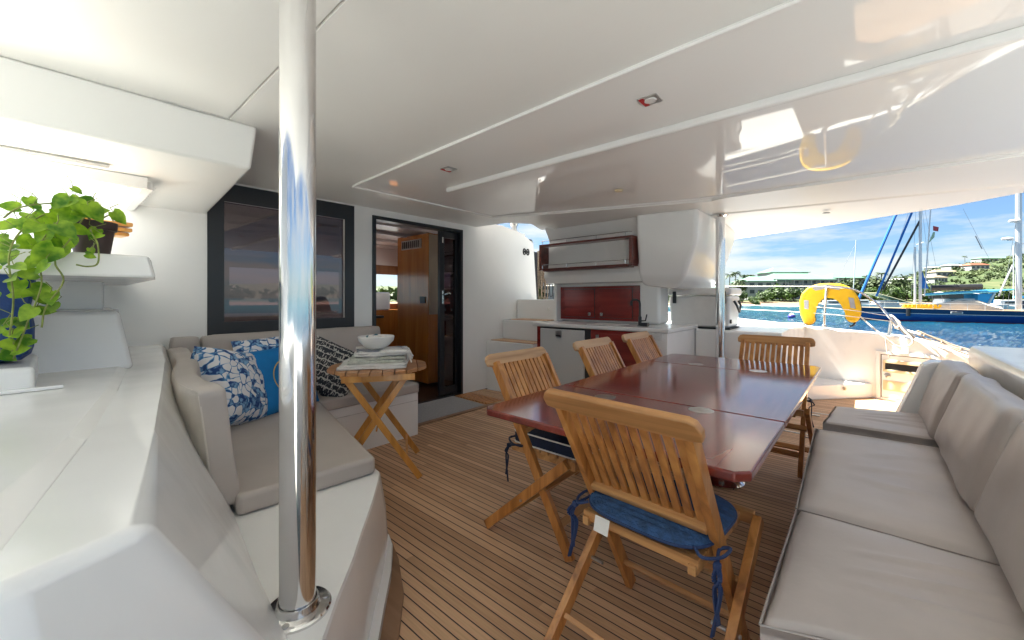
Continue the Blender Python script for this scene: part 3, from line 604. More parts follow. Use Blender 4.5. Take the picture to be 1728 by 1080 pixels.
for i, (y, z, s) in enumerate(LV):
    x = -2.13+rnd.uniform(-.09,.06)+(0 if z < 1.36 else -.06*rnd.random()-.03)
    if z < 1.36: x = max(x, -2.14)
    td = Vector((rnd.uniform(-.2,.5), rnd.uniform(-.8,.8), rnd.uniform(-.9,.25)-.1)); fc = Vector((1, -.1, rnd.uniform(.1,.9)))+Vector((rnd.uniform(-.4,.4),rnd.uniform(-.5,.5),0))
    sz = (.055 if z > 1.3 else .046)*s*rnd.uniform(.85,1.15); leaf((x,y,z), sz, td, fc)
    st.tube([(x,y,z)-Vector(td).normalized()*sz*.3 if False else Vector((x,y,z))-Vector(td).normalized()*sz*.28, Vector((x-.015,y+rnd.uniform(-.02,.02),z+.03)), Vector((x-.03,y+rnd.uniform(-.03,.03),z+.05))], .0014, 5)
vines = [[(-2.36,.10,1.49),(-2.28,.05,1.53),(-2.17,0,1.46),(-2.13,-.04,1.36),(-2.11,-.03,1.25),(-2.1,-.06,1.12),(-2.1,-.09,1.0)],
 [(-2.36,.10,1.49),(-2.28,.0,1.52),(-2.17,-.07,1.44),(-2.12,-.10,1.34),(-2.1,-.09,1.2),(-2.1,-.10,1.05)],
 [(-2.36,.10,1.49),(-2.25,.08,1.52),(-2.16,.04,1.42),(-2.12,.0,1.33),(-2.1,.02,1.26),(-2.1,-.02,1.17),(-2.1,-.03,1.10)],
 [(-2.36,.10,1.49),(-2.28,.14,1.53),(-2.2,.15,1.50)],[(-2.36,.10,1.49),(-2.2,.09,1.45),(-2.14,.105,1.40),(-2.13,.105,1.33),(-2.13,.08,1.315),(-2.13,.05,1.32)],
 [(-2.36,.10,1.49),(-2.25,.06,1.56),(-2.15,-.02,1.53),(-2.12,-.08,1.50),(-2.1,-.11,1.46)],[(-2.36,.10,1.49),(-2.3,.12,1.54),(-2.18,.12,1.545)]]
for v in vines: st.tube(catm(v, 5), .0028, 6)
MI = Matrix.Translation((2.36,-.10,-1.373))
lf.xf(MI); lf.build('foliage', 'pothos', pl, ang=60, norm=False); st.xf(MI); st.build('stems', 'stem', pl)

mb = MB(); softbox(mb, (.16,.34,.34), .035, 12, .004, .012, 4, 8); mb.xf(Matrix.Translation((-2.32,-.225,1.14)) @ Matrix.Rotation(R_(-5),4,'Y'))
bag = mb.build('blue_bag', 'bluebag', None, ang=80, label='deep blue cloth bag standing behind the hanging pothos leaves', cat='bag')
mb = MB(); mb.tube(catm([(-2.262,-.155,1.25),(-2.235,-.15,1.12),(-2.26,-.16,1.02)], 6), .008, 8); mb.build('strap', 'black', bag)
mb = MB(); mb.box((0,0,0),(.16,.20,.022),None,.006); mb.box((0,.0,-.028),(.14,.20,.02),None,.005); mb.box((0,0,-.052),(.12,.18,.018),None,.005)
mb.xf(Matrix.Translation((-3.0,.165,1.59)) @ Matrix.Rotation(R_(10),4,'Z')); mb.xf(Matrix.Translation((3.0,-.165,-1.6)))
wo = mb.build('wooden_block', 'acacia', None, label='small orange varnished wooden block rack right of the plant pot', cat='wooden rack'); wo.location = (-3.0,.165,1.6)
p_ = MB(); p_.bb(-.02,.02,-.03,.03,-.228,-.062); p_.build('stand', 'gel', wo, smooth=False)

# ---------- small folding side table with towels and bowl ----------
u = Vector((.55,.83,0)).normalized(); rz = math.atan2(u.y, u.x)
st_ = empty('folding_side_table', (-2.575,1.505,0), 'small round golden wood folding table in front of the settee', 'table', rz)
mb = MB()
a_, b_ = .335, .31
def clipslat(x0, x1, z0, z1):
    # slats across the round top
    P = []
    n = 6
    up = [(x0+(x1-x0)*i/n) for i in range(n+1)]
    Y = lambda x: b_*math.sqrt(max(0.0, 1-(x/a_)**2))
    poly = [(x, -Y(x)) for x in up]+[(x, Y(x)) for x in up[::-1]]
    mb.prism(poly, z0, z1, .002, 1)
nsl = 9; w = 2*a_/nsl
for k in range(nsl): clipslat(-a_+k*w+.004 if k else -a_+.012, -a_+(k+1)*w-.002 if k < nsl-1 else a_-.012, .708, .728)
mb.build('tabletop', 'acaciatop', st_, ang=40)
mb = MB()
for y in (-.255,.255): mb.bb(-.21,.24,y-.014,y+.014,.665,.707,.003)
for x in (-.2,.2): mb.bb(x-.02,x+.02,-.24,.24,.69,.7065)
mb.build('apron', 'acacia', st_)
for s_, y in ((1,.225),(1,-.225),(-1,.20),(-1,-.20)):
    MB().bar((-.19*s_,y,.69),(.275*s_,y+.0,.008),.040,.020,.002,up=(0,1,0)).build('leg', 'acacia', st_)
mb = MB(); mb.bar((.19,-.22,.14),(.19,.22,.14),.016,.03,.002); mb.bar((-.19,-.2,.14),(-.19,.2,.14),.016,.03,.002)
mb.tube([(0,-.245,.345),(0,.245,.345)], .006, 8); mb.build('stretcher', 'acacia', st_)
# towels
def towel(z0, z1, w, d, ang, m, label, seed, off=(0,0)):
    mb = MB(); nl = 2
    for k in range(nl):
        h = (z1-z0)/nl
        softbox(mb, (w-.01*k, d-.006*k, h*1.02), h*.46, 12, .001, .012, seed+k, 6, Matrix.Translation((.004*k, -.003*k, h*(k+.5))))
    t = mb.build('folded_towel', m, None, ang=80, label=label, cat='towel', group='towels stacked on the side table'); t.location = (-2.575+off[0],1.505+off[1],z0); t.rotation_euler = (0,0,ang); return t
towel(.7295,.765,.44,.36,rz-.05,'towelw','plain cream folded towel at the bottom of the stack on the side table',1,(-.01,-.02))
towel(.766,.806,.36,.33,rz+.03,'towelg','sage grey folded towel in the middle of the stack',5,(-.01,.0))
tt = towel(.807,.843,.33,.31,rz+.10,'towelw','white fringed towel with thin dark stripes, topmost under the bowl',9,(.0,.01))
mb = MB()
for k in range(6):
    mb.tube([(-.155+.0*k,-.13+.045*k,.0335),(.155,-.13+.045*k,.0335)], .0018, 4)
for k in range(5): mb.tube([(-.16,-.157,.006+.006*k*0),(.155,-.159,.006)], .0012, 4)
mb.build('stripe', 'inkblue', tt)
mb = MB(); rr = random.Random(5)
for k in range(34):
    y = -.15+.3*rr.random(); x = .155; dx = rr.uniform(.01,.05)
    mb.tube([(x,y,.02+.01*rr.random()),(x+dx,y+rr.uniform(-.015,.015),.022+rr.uniform(-.01,.014)),(x+dx+.015,y+rr.uniform(-.03,.03),rr.uniform(-.06,.0))], .0045, 5)
mb.build('fringe', 'towelw', tt)
bo = empty('ceramic_bowl', (-2.60,1.50,.845), 'round white bowl on top of the folded towels', 'bowl')
mb = MB(); mb.lathe([(0,0),(.05,.0),(.085,.02),(.118,.055),(.124,.084),(.119,.089),(.102,.080),(.088,.062),(.07,.052),(0,.048)], (0,0,0), 40); mb.build('bowl_shell', 'ceramic', bo)
def tt_(name, mbx, m, label, cat): 
    o = mbx.build(name, m, None, label=label, cat=cat); o.location = bo.location; return o
mb = MB()
for k in range(3): mb.tube([(.03+.036*math.cos(a)+.012*k,.02+.036*math.sin(a)-.03*k,.070+.010*k) for a in [i*2*math.pi/16 for i in range(17)]], .011, 8, False)
tt_('rolled_napkin', mb, 'towelw', 'white rolled napkins heaped inside the bowl', 'napkin')
mb = MB(); mb.tube([(.02,-.035,.078),(.055,-.03,.090)], .019, 12); mb.tube([(-.03,-.045,.078),(.0,-.045,.080)], .017, 12); tt_('napkin_ring', mb, mat('teal_glaze',(.03,.13,.18),.4), 'teal rings lying in the white bowl', 'napkin ring')

# door mat
mb = MB(); mb.prism([(-3.775,2.18),(-3.20,2.18),(-3.20,3.16),(-3.775,3.20)], .002, .014, .003, 1); mb.build('door_mat', 'mat', None, label='grey woven mat on the deck at the doorway', cat='door mat')
mb = MB(); mb.prism([(-3.195,2.13),(-3.14,2.13),(-3.14,3.30),(-3.195,3.30)], .001, .012, .002, 1); mb.build('threshold_board', 'margin', None, label='narrow teak board along the outer edge of the door mat', cat='trim board')
mb = MB()
for k in range(11): mb.bb(-3.77+k*.052,-3.735+k*.052,3.22,3.46,.001,.012,.002,1)
mb.build('teak_grating', 'teak', None, label='small slatted teak grating between the door mat and the steps', cat='grating')

# ================= galley, steps, starboard side =================
ga = empty('outdoor_galley', (-2.25,4.1,0), 'white outdoor galley counter with fridge and dark red cupboards under a shelf unit', 'outdoor kitchen')
G = Matrix.Translation((2.25,-4.1,0))
mb = MB(); mb.bb(-3.0,-1.43,3.87,4.75,.0,.862,.012); mb.xf(G).build('counter_base', 'gel', ga)
mb = MB(); mb.bb(-3.06,-1.41,3.845,4.75,.863,.905,.012,3); mb.xf(G).build('counter_top', 'gel', ga)
mb = MB(); mb.bb(-3.06,-1.71,4.40,4.68,.906,1.40,.04,5); mb.xf(G).build('back_panel', 'gel', ga, ang=60)
mb = MB(); mb.loft([[(-3.12,4.22,1.385),(-1.80,4.22,1.385),(-1.72,4.9,1.36),(-3.12,4.9,1.36)],[(-3.14,4.17,1.47),(-1.82,4.17,1.47),(-1.75,4.9,1.47),(-3.14,4.9,1.47)],[(-3.10,4.24,1.93),(-1.84,4.24,1.93),(-1.7,4.9,1.93),(-3.1,4.9,1.93)],[(-3.10,4.13,2.10),(-1.84,4.13,2.10),(-1.7,4.9,2.10),(-3.1,4.9,2.10)]], .02, 4)
mb.xf(G).build('upper_unit', 'gel', ga, ang=50)
mb = MB(); mb.loft([[(-1.84,4.24,1.34),(-1.50,4.30,1.30),(-1.42,5.1,1.28),(-1.84,5.2,1.3)],[(-1.85,4.16,1.42),(-1.40,4.24,1.40),(-1.30,5.2,1.40),(-1.85,5.3,1.42)],[(-1.85,4.10,1.80),(-1.27,4.20,1.76),(-1.20,5.3,1.76),(-1.85,5.4,1.8)],[(-1.85,4.08,2.11),(-1.24,4.16,2.09),(-1.14,5.35,2.02),(-1.85,5.4,2.0)]], .06, 6)
mb.xf(G).build('side_pod', 'gel', ga, ang=60)
mb = MB(); mb.loft([[(-1.47,5.05,1.30),(-1.40,5.05,1.30),(-1.40,5.25,1.30),(-1.47,5.25,1.30)],[(-1.72,5.3,1.70),(-1.45,5.3,1.70),(-1.45,5.48,1.70),(-1.72,5.48,1.70)],[(-1.8,5.3,1.98),(-1.15,5.3,1.98),(-1.15,5.46,1.94),(-1.8,5.46,1.90)]], .03, 4); mb.xf(G).build('roof_support', 'gel', ga, ang=60)
MB().bb(-2.995,-2.945,3.855,3.869,.0,.860,.002).xf(G).build('side_stile', 'mahogdark', ga)
MB().bb(-2.944,-2.262,3.853,3.869,.02,.860,.002).xf(G).build('fridge_frame', 'black', ga)
fr = MB(); fr.bb(-2.925,-2.325,3.825,3.852,.05,.842,.008,3); fr = fr.xf(G).build('fridge_door', mat('grey_white_fridge',(.62,.63,.62),.3,bump=.05,bs=60), ga)
MB().bb(-2.70,-2.615,3.817,3.8245,.755,.825,.003).xf(G).build('handle', 'steeldull', fr)
MB().bb(-2.69,-2.625,3.815,3.8165,.762,.775).xf(G).build('grip_slot', 'black', fr, smooth=False)
MB().bb(-2.255,-1.655,3.853,3.869,.02,.860,.003).xf(G).build('cupboard_frame', 'mahogdark', ga)
cdr = MB(); cdr.bb(-2.20,-1.71,3.838,3.852,.06,.825,.008,3); cdr = cdr.xf(G).build('cupboard_door', 'mahogdark', ga)
MB().bb(-2.185,-2.145,3.829,3.8375,.765,.81,.004).xf(G).build('latch', 'steel', cdr)
v = MB(); v.bb(-1.555,-1.48,3.855,3.8695,.79,.875,.003)
for k in range(5): v.bb(-1.545,-1.49,3.850,3.854,.80+k*.014,.807+k*.014)
v.xf(G).build('vent', 'ceramic', ga)
cf = MB(); cf.bb(-3.01,-1.935,4.378,4.399,.93,1.345,.003); cf = cf.xf(G).build('wall_cupboard', 'mahogdark', ga)
for x0, x1, hx in ((-2.94,-2.51,-2.565),(-2.44,-2.02,-2.40)):
    MB().bb(x0-.006,x1+.006,4.3765,4.3778,.959,1.316).xf(G).build('door_gap', 'black', cf, smooth=False); d = MB(); d.bb(x0,x1,4.36,4.376,.965,1.31,.005); d.bb(x0+.03,x1-.03,4.352,4.3595,.995,1.28,.004); d = d.xf(G).build('door', 'mahogdark', cf)
    MB().bb(hx-.018,hx+.018,4.342,4.3515,.985,1.022,.004).xf(G).build('latch', 'steel', d)
f = MB(); f.lathe([(0,.906),(.03,.906),(.03,.912),(.018,.915),(.018,1.0),(.012,1.01)], (-1.79,4.06,0), 20)
f.tube([(-1.79,4.06,.95),(-1.79,4.06,1.14),(-1.795,4.06,1.165),(-1.82,4.06,1.182),(-1.86,4.06,1.182),(-1.885,4.06,1.165),(-1.89,4.06,1.12)], .011, 12); f.tube([(-1.79,4.06,.96),(-1.73,4.06,.965),(-1.715,4.06,1.03)], .007, 8); f.bb(-1.775,-1.70,4.03,4.09,.906,.945,.004)
f.xf(G).build('faucet', 'black', ga)
# thin pale plate on the counter
MB().bb(-2.35,-1.98,3.92,4.22,.9055,.9095,.002).xf(G).build('sink_lid', 'ceramic', ga)
sh = empty('wall_shelf', (-2.48,4.10,1.55), 'long dark wood shelf frame with steel rails on the white unit above the sink', 'shelf'); SH = Matrix.Translation((2.48,-4.10,-1.55))
mb = MB(); mb.bb(-3.10,-1.86,4.03,4.17,1.545,1.567,.004); mb.bb(-3.10,-1.86,4.03,4.17,1.845,1.868,.004); mb.bb(-3.10,-3.07,4.032,4.20,1.5675,1.8445,.003); mb.bb(-1.90,-1.862,4.032,4.20,1.5675,1.8445,.003); mb.bb(-3.05,-1.9,4.035,4.16,1.532,1.544,.002)
mb.xf(SH).build('shelf_frame', 'mahogshelf', sh)
for z in (1.868, 1.567):
    mb = MB(); mb.tube([(-3.08,4.05,z+.045),(-1.90,4.05,z+.045)], .0045, 8); mb.tube([(-1.9,4.05,z+.045),(-1.88,4.07,z+.045)], .0045, 8)
    for x in (-3.06,-2.7,-2.3,-1.95): mb.tube([(x,4.05,z),(x,4.05,z+.045)], .004, 6)
    mb.xf(SH).build('rail', 'steel', sh)

sp = empty('side_steps', (-3.4,4.2,0), 'three white moulded steps with teak treads beside the galley', 'steps')
SP = Matrix.Translation((3.4,-4.2,0))
mb = MB(); mb.bb(-3.79,-3.01,3.78,4.85,0,.375,.012)
mb.bb(-3.79,-3.005,3.79,4.10,.3755,.64,.012); mb.bb(-3.79,-3.07,4.10,4.6,.3755,.905,.012); mb.bb(-3.79,-3.07,4.40,4.86,.9055,1.18,.015)
mb.bb(-3.065,-3.02,4.3,4.75,.0,1.39,.01)
mb.xf(SP).build('step_block', 'gel', sp)
for a in ((-3.75,-3.04,3.83,4.08,.6405,.650),(-3.66,-3.10,4.13,4.38,.9055,.915)):
    MB().bb(*a,.003).xf(SP).build('tread', 'deck', sp, smooth=False)
MB().lathe([(0,0),(.02,.0),(.018,.012),(0,.014)], (0,0,0), 14).xf(Matrix.Translation((-3.22,4.398,1.05)) @ Matrix.Rotation(R_(90),4,'X')).xf(SP).build('snap_stud', 'ceramic', sp)
# winches and ropes on deck
def winch(x, y, z, s, label, dark=False):
    w = empty('winch', (x,y,z), label, 'winch', 0, 'winches by the side steps')
    mb = MB(); mb.lathe([(.0,0),(.075*s,0),(.075*s,.02*s),(.05*s,.04*s),(.045*s,.10*s),(.06*s,.13*s),(.066*s,.14*s),(.066*s,.155*s),(.03*s,.165*s),(0,.165*s)], (0,0,0), 24); mb.build('drum', 'steeldull', w)
    MB().lathe([(.0,.1655*s),(.05*s,.1655*s),(.045*s,.185*s),(0,.185*s)], (0,0,0), 24).build('cap', 'black', w)
winch(-3.93,4.50,2.155,1.0,'steel winch higher on the bulkhead end, against the sky'); winch(-3.98,4.92,1.93,1.0,'steel winch lower down above the hanging ropes')
MB().prism([(-4.3,4.3),(-3.81,4.3),(-3.81,4.62),(-4.3,4.62)], 2.12, 2.15,.005).build('winch_pad', 'gel', None, label='small white moulded pad under the upper winch', cat='pad')
MB().bb(-4.12,-3.90,4.84,5.05,.9,1.925,.01).build('rope_board', 'black', None, label='dark panel behind the hanging ropes under the lower winch', cat='panel')
rr = random.Random(11)
def ropes(nm, x, y, z0, z1, n, m, lab):
    mb = MB()
    for k in range(n):
        xx, yy = x+rr.uniform(-.05,.05), y+rr.uniform(-.05,.05); zz = z0+rr.uniform(0,.3)
        mb.tube(catm([(xx,yy,z1),(xx+rr.uniform(-.02,.02),yy+rr.uniform(-.02,.02),(z1+zz)/2),(xx+rr.uniform(-.01,.01),yy+.02,zz),(xx+.03,yy+.04,zz+.02),(xx+.035,yy+.04,(z1+zz)/2),(xx+.02,yy+.03,z1)],4), .008, 6)
    mb.build(nm, m, None, label=lab, cat='rope', group='rope coils by the winches')
ropes('rope_coil', -3.80,4.98,1.18,1.93,9,'ropeb','brown flecked rope coil hanging left of the red ropes')
ropes('rope_coil', -3.72,5.12,1.20,1.80,6,'blackplastic','black rope coil hanging between the brown and red ropes')
ropes('rope_coil', -3.60,5.22,1.19,1.85,8,'roper','red rope coil hanging nearest the galley')

sb = empty('starboard_side', (0,6,0), 'white moulded outer side wall of the cockpit with gunwale and low ledge', 'boat side'); SB = Matrix.Translation((0,-6,0))
ux, uy = .94, -.34
def pl(s, off=0): return (.05+ux*s-uy*off*1.0, 6.51+uy*s+ux*off)
# gunwale heights along the wall
seq = [(-6.5,6.6,1.05),(-3.0,6.62,.99),(-1.98,6.6,.945),(-1.0,6.57,.865),(-.45,6.54,.815),(.055,6.51,.782)]
for s_, z in ((.25,.762),(.4,.735),(.5,.702),(.63,.652),(.8,.60),(1.1,.53),(1.6,.45)): p = pl(s_); seq.append((p[0],p[1],z))
bm = bmesh.new(); grid = []
for x, y, z in seq:
    prof = [(0,-.02),(0,z-.03),(.008,z-.008),(.03,z),(.12,z+.004),(.15,z-.01),(.17,z-.04),(.22,z-.5),(.2,-1.25)]
    grid.append([bm.verts.new((x+d*(.36 if x > .06 else .02), y+d, h)) for d, h in prof])
for a, b in zip(grid, grid[1:]):
    for k in range(len(a)-1): bm.faces.new((a[k], b[k], b[k+1], a[k+1]))
mb = MB(); mb.b.free(); mb.b = bm; mb.xf(SB).build('side_wall', 'gel', sb, ang=40)
mb = MB(); mb.prism([(-.95,5.48),(-.49,5.89),(.05,6.505),(-.62,6.53),(-.95,6.53)], .0, .172, .015, 3); mb.xf(SB).build('low_ledge', 'gel', sb, ang=60)
MB().lathe([(0,0),(.022,0),(.02,.012),(0,.014)], (0,0,0), 14).xf(Matrix.Translation((-.20,6.205,.125)) @ Matrix.Rotation(R_(90),4,'X') @ Matrix.Rotation(R_(-45),4,'Y')).xf(SB).build('snap_stud', 'cream', sb)
# locker in the aft inner face
lk = MB()
def lbox(mb, s0, s1, z0, z1, o0, o1, bev=.003):
    c = pl((s0+s1)/2, (o0+o1)/2); mb.box((c[0], c[1], (z0+z1)/2), (s1-s0, abs(o1-o0), z1-z0), Matrix.Rotation(math.atan2(uy,ux),3,'Z'), bev, 2)
for a in ((.035,.075,.0,.572),(.545,.58,.0,.572)): lbox(lk, a[0],a[1],a[2],a[3],-.022,0,.006)
lbox(lk,.075,.545,.538,.572,-.022,0,.006); lbox(lk,.075,.545,.0,.03,-.022,0,.006)
lkf = lk.xf(SB).build('locker_frame', 'gel', sb)
lk = MB(); lbox(lk,.085,.535,.035,.53,-.010,-.001); lkd = lk.xf(SB).build('locker_door', 'gel', sb)
lk = MB(); lbox(lk,.078,.086,.03,.54,-.006,-.0005,0); lbox(lk,.086,.54,.530,.538,-.006,-.0005,0); lk.xf(SB).build('shadow_gap', 'black', lkf, smooth=False)
lk = MB()
for z0, z1 in ((.44,.475),(.335,.365)): lbox(lk,.10,.50,z0,z1,-.024,-.0105,.004)
for s0 in (.10,.48): lbox(lk,s0,s0+.02,.365,.44,-.024,-.0105,.003)
lk.xf(SB).build('recess_frame', 'cream', lkd); lk = MB(); lbox(lk,.12,.48,.366,.439,-.0125,-.0106,0); lk.xf(SB).build('recess', 'black', lkd, smooth=False)
lk = MB(); lbox(lk,.10,.46,.12,.235,-.018,-.0105,.004); lf_ = lk.xf(SB).build('flap', 'cream', lkd); lk = MB(); lbox(lk,.13,.44,.135,.215,-.021,-.0185,.003); lk.xf(SB).build('flap_panel', 'cream', lf_)
c = pl(.14,-.012); mb = MB(); mb.lathe([(0,0),(.03,0),(.03,.006),(.02,.010),(0,.010)], (0,0,0), 20); mb.xf(Matrix.Translation((c[0],c[1],.295)) @ Matrix.Rotation(math.atan2(uy,ux),4,'Z') @ Matrix.Rotation(R_(90),4,'X')); mb.xf(SB).build('lock', 'steeldull', lkd)
mb = MB(); mb.prism_x([(4.66,0),(4.66,.845),(4.68,.862),(5.3,.865),(5.5,.865),(6.56,.87),(6.56,0)], -1.42, -.62, .012, 3); mb.xf(SB).build('cooler_plinth', 'gel', sb, ang=50)
mb = MB(); mb.bb(-3.0,-1.425,4.77,6.55,.0,.84,.01); mb.xf(SB).build('side_deck', 'gel', sb)
mb = MB(); mb.bb(-1.9,-1.425,4.66,4.765,.0,.855,.01); mb.xf(SB).build('plinth_end', 'gel', sb)

# cooler
co = empty('cooler_box', (-1.41,4.93,.87), 'big white hard cooler box with black latches on the side platform', 'cooler'); CO = Matrix.Translation((1.41,-4.93,-.87))
mb = MB(); mb.loft([[(-1.71,4.72,.88),(-1.10,4.72,.88),(-1.10,5.14,.88),(-1.71,5.14,.88)],[(-1.73,4.70,1.225),(-1.085,4.70,1.225),(-1.085,5.16,1.225),(-1.73,5.16,1.225)]], .03, 5); mb.xf(CO).build('body', 'ceramic', co, ang=60)
mb = MB(); mb.bb(-1.745,-1.07,4.685,5.175,1.23,1.312,.028,5); mb.xf(CO).build('lid', 'ceramic', co, ang=60)
mb = MB(); 
for s in (1,-1): mb.bar((-1.41,4.708,1.12),(-1.41+s*.22,4.705,1.16),.003,.006); mb.bar((-1.41,4.714,1.06),(-1.41+s*.22,4.716,1.02),.003,.006)
mb.xf(CO).build('rib', 'ceramic', co)
for x in (-1.655,-1.14):
    l_ = MB(); l_.bb(x-.02,x+.02,4.678,4.70,1.14,1.275,.006); l_.lathe([(0,0),(.022,0),(.022,.02),(0,.02)], (0,0,0), 4) if False else None; l_.xf(CO).build('latch', 'blackplastic', co)
mb = MB(); mb.tube([(-1.075,4.83,1.17),(-1.05,4.84,1.12),(-1.045,4.93,1.05),(-1.05,5.02,1.12),(-1.075,5.03,1.17)], .012, 8); mb.bb(-1.095,-1.08,4.74,4.77,.93,.97); mb.xf(CO).build('handle', 'blackplastic', co)
mb = MB(); mb.bb(-1.72,-1.09,4.71,5.15,.866,.880); mb.xf(CO).build('foot_pad', 'rubber', co, smooth=False)

# horseshoe buoy, stanchions, rails
hb = empty('horseshoe_buoy', (-.36,6.45,.75), 'yellow horseshoe life buoy with grey tape strapped to the steel rail', 'life buoy'); HB = Matrix.Translation((.36,-6.45,-.75))
K_ = 1.0
outer = [(-.521,.931),(-.574,.906),(-.624,.936),(-.661,1.052),(-.669,1.213),(-.645,1.32),(-.574,1.403),(-.479,1.44),(-.355,1.449),(-.236,1.435),(-.148,1.388),(-.091,1.299),(-.059,1.187),(-.052,1.088),(-.073,.994),(-.12,.957),(-.168,.966)]
inner = [(-.201,1.005),(-.212,1.162),(-.252,1.233),(-.315,1.279),(-.386,1.29),(-.448,1.265),(-.496,1.2),(-.519,1.107),(-.508,1.024),(-.496,.977)]
outer = [(x, z-.06) for x, z in outer]; inner = [(x, z-.06) for x, z in inner]
SC = lambda P: [(x*K_, 1.2+(z-1.2)*K_) for x, z in P]
outer, inner = SC(outer), SC(inner)
mb = MB(); mb.prism_y(outer+inner, 6.46, 6.535, .026, 4); mb.xf(HB).build('buoy_cover', 'yellow', hb, ang=70)
mb = MB(); mb.tube([(x, 6.4975, z) for x, z in outer+inner+outer[:1]], .006, 6); 
mb.xf(HB).build('edge_binding', 'black', hb)
def strip(p):
    mb = MB(); mb.prism_y(SC(p), 6.4555, 6.4595); mb.xf(HB).build('reflective_tape', 'reflect', hb, smooth=False)
strip([(-.615,1.06),(-.57,1.055),(-.57,1.17),(-.62,1.175)]); strip([(-.54,1.335),(-.50,1.295),(-.38,1.325),(-.26,1.30),(-.25,1.345),(-.38,1.37)]); strip([(-.155,1.08),(-.105,1.07),(-.125,1.20),(-.175,1.21)])
mb = MB(); mb.tube([(-.11,6.50,.90),(-.13,6.49,.865),(-.165,6.48,.85)], .012, 6); mb.xf(HB).build('strap', 'black', hb)

rl = empty('stern_rail', (.0,6.6,.8), 'bent steel stern rail curving down to the white gunwale with lashed rope', 'rail'); RL = Matrix.Translation((0,-6.6,-.8))
mb = MB(); mb.tube([(-.418,6.56,.82),(-.405,6.50,1.08),(-.385,6.425,1.345)], .013, 12); mb.lathe([(0,.83),(.035,.83),(.03,.845),(.014,.86)], (-.418,6.56,0), 16); mb.xf(RL).build('stanchion', 'steel', rl)
mb = MB(); mb.tube(catm([(-.39,6.425,1.35),(-.127,6.40,1.305),(.086,6.40,1.137),(.213,6.40,.946),(.336,6.38,.776)], 8), .013, 10); mb.xf(RL).build('top_rail', 'steel', rl)
mb = MB(); mb.tube([(.19,6.44,.765),(.215,6.46,.96)], .019, 12); mb.tube([(.22,6.44,.955),(.40,6.33,.75)], .016,10); mb.xf(RL).build('leg', 'steel', rl)
for z0, z1, x0, lab in ((1.12,.99,-3.2,''),(1.20,1.04,-3.2,'')):
    pass
ll = MB(); ll.tube(catm([(-5.0,6.75,1.46),(-2.6,6.6,1.40),(-.39,6.43,1.348)], 6), .0045, 6); ll.build('lifeline', 'piping', None, label='white coated upper lifeline running forward from the steel stanchion', cat='lifeline')
ll = MB(); ll.tube(catm([(-5.0,6.75,1.15),(-1.5,6.70,1.10),(-.405,6.44,1.08),(.215,6.40,.99)], 6), .0045, 6); ll.build('lifeline', 'piping', None, label='middle lifeline passing across the yellow life buoy', cat='lifeline')
ll = MB(); ll.tube(catm([(-5.0,6.72,1.12),(-1.5,6.66,1.04),(-.41,6.44,1.0),(.215,6.40,.93)], 6), .0045, 6); ll.build('lifeline', 'piping', None, label='lowest lifeline passing across the yellow life buoy', cat='lifeline')
mb = MB(); mb.tube(catm([(-.10,6.5,1.02),(.02,6.44,.88),(.10,6.38,.80),(.16,6.34,.735),(.24,6.33,.66),(.34,6.31,.665),(.38,6.30,.73),(.30,6.34,.85),(.24,6.4,.97),(.20,6.42,1.0),(.28,6.38,.92),(.25,6.38,.86),(.21,6.4,.94)], 6), .009, 8); mb.tube(catm([(.16,6.34,.735),(.17,6.315,.60),(.19,6.31,.52)],4), .006, 6)
mb.build('white_rope', 'rope', None, label='thick white rope knotted round the steel rail and looping over the gunwale', cat='rope')
mb = MB(); q = pl(.63,.05)
rr = random.Random(2)
for k in range(5):
    mb.tube(catm([(.42+.09*i+rr.uniform(-.02,.02), 6.34-.045*i*1.0+rr.uniform(-.03,.03)+.01*k, .785-.043*i+.012*k+rr.uniform(-.006,.01)) for i in range(6)], 4), .006, 6)
for i in range(3): mb.tube([(.46+.13*i,6.30-.06*i,.775-.055*i),(.47+.13*i,6.33-.06*i,.795-.055*i),(.49+.13*i,6.38-.06*i,.79-.055*i)], .006, 6)
mb.build('mooring_line', 'ropeb', None, label='cream mooring line flaked along the sloping gunwale', cat='rope')
mb = MB(); mb.tube([(.24,6.45,.86),(.44,6.3,.80)], .014, 8); mb.build('boat_hook', 'piping', None, label='short pale pole end resting on the gunwale by the mooring line', cat='pole')

# ================= dining table =================
tb = empty('dining_table', (-.72,2.3,0), 'long varnished dark red mahogany dining table', 'table'); TB = Matrix.Translation((.72,-2.3,0))
def leafp(y0, y1, c0=0, c1=0):
    P = []
    x0, x1 = -1.25, -.235
    P += [(x0+c0, y0), (x1-c0, y0), (x1, y0+c0), (x1, y1-c1), (x1-c1, y1), (x0+c1, y1), (x0, y1-c1), (x0, y0+c0)] 
    o = []
    for p in P:
        if not o or (Vector(p)-Vector(o[-1])).length > 1e-4: o.append(p)
    if (Vector(o[0])-Vector(o[-1])).length < 1e-4: o.pop()
    return o
for y0, y1, a, b in ((1.215,1.838,.035,0),(1.842,2.958,0,0),(2.962,3.50,0,.035)):
    mb = MB(); mb.prism(leafp(y0,y1,a,b), .699, .728, .007, 4); mb.xf(TB).build('tabletop', 'mahog', tb, ang=50)
mb = MB(); mb.bb(-1.05,-.42,1.45,3.3,.672,.698,.004); mb.xf(TB).build('underframe', 'mahogdark', tb)
for y in (2.30, 2.90):
    mb = MB(); mb.lathe([(0,0),(.13,0),(.135,.012),(.10,.035),(.05,.055),(.042,.07),(.042,.64),(.09,.671),(0,.6715)], (-.72,y,0), 32); mb.xf(TB).build('pedestal', 'steel', tb)
for x, y in ((-.94,1.74),(-.525,1.80),(-.92,3.03),(-.53,3.01)):
    mb = MB(); mb.lathe([(0,.7295),(.046,.7295),(.05,.7282)], (x,y,0), 32); mb.xf(TB).build('inlay_disc', 'steeldull', tb)

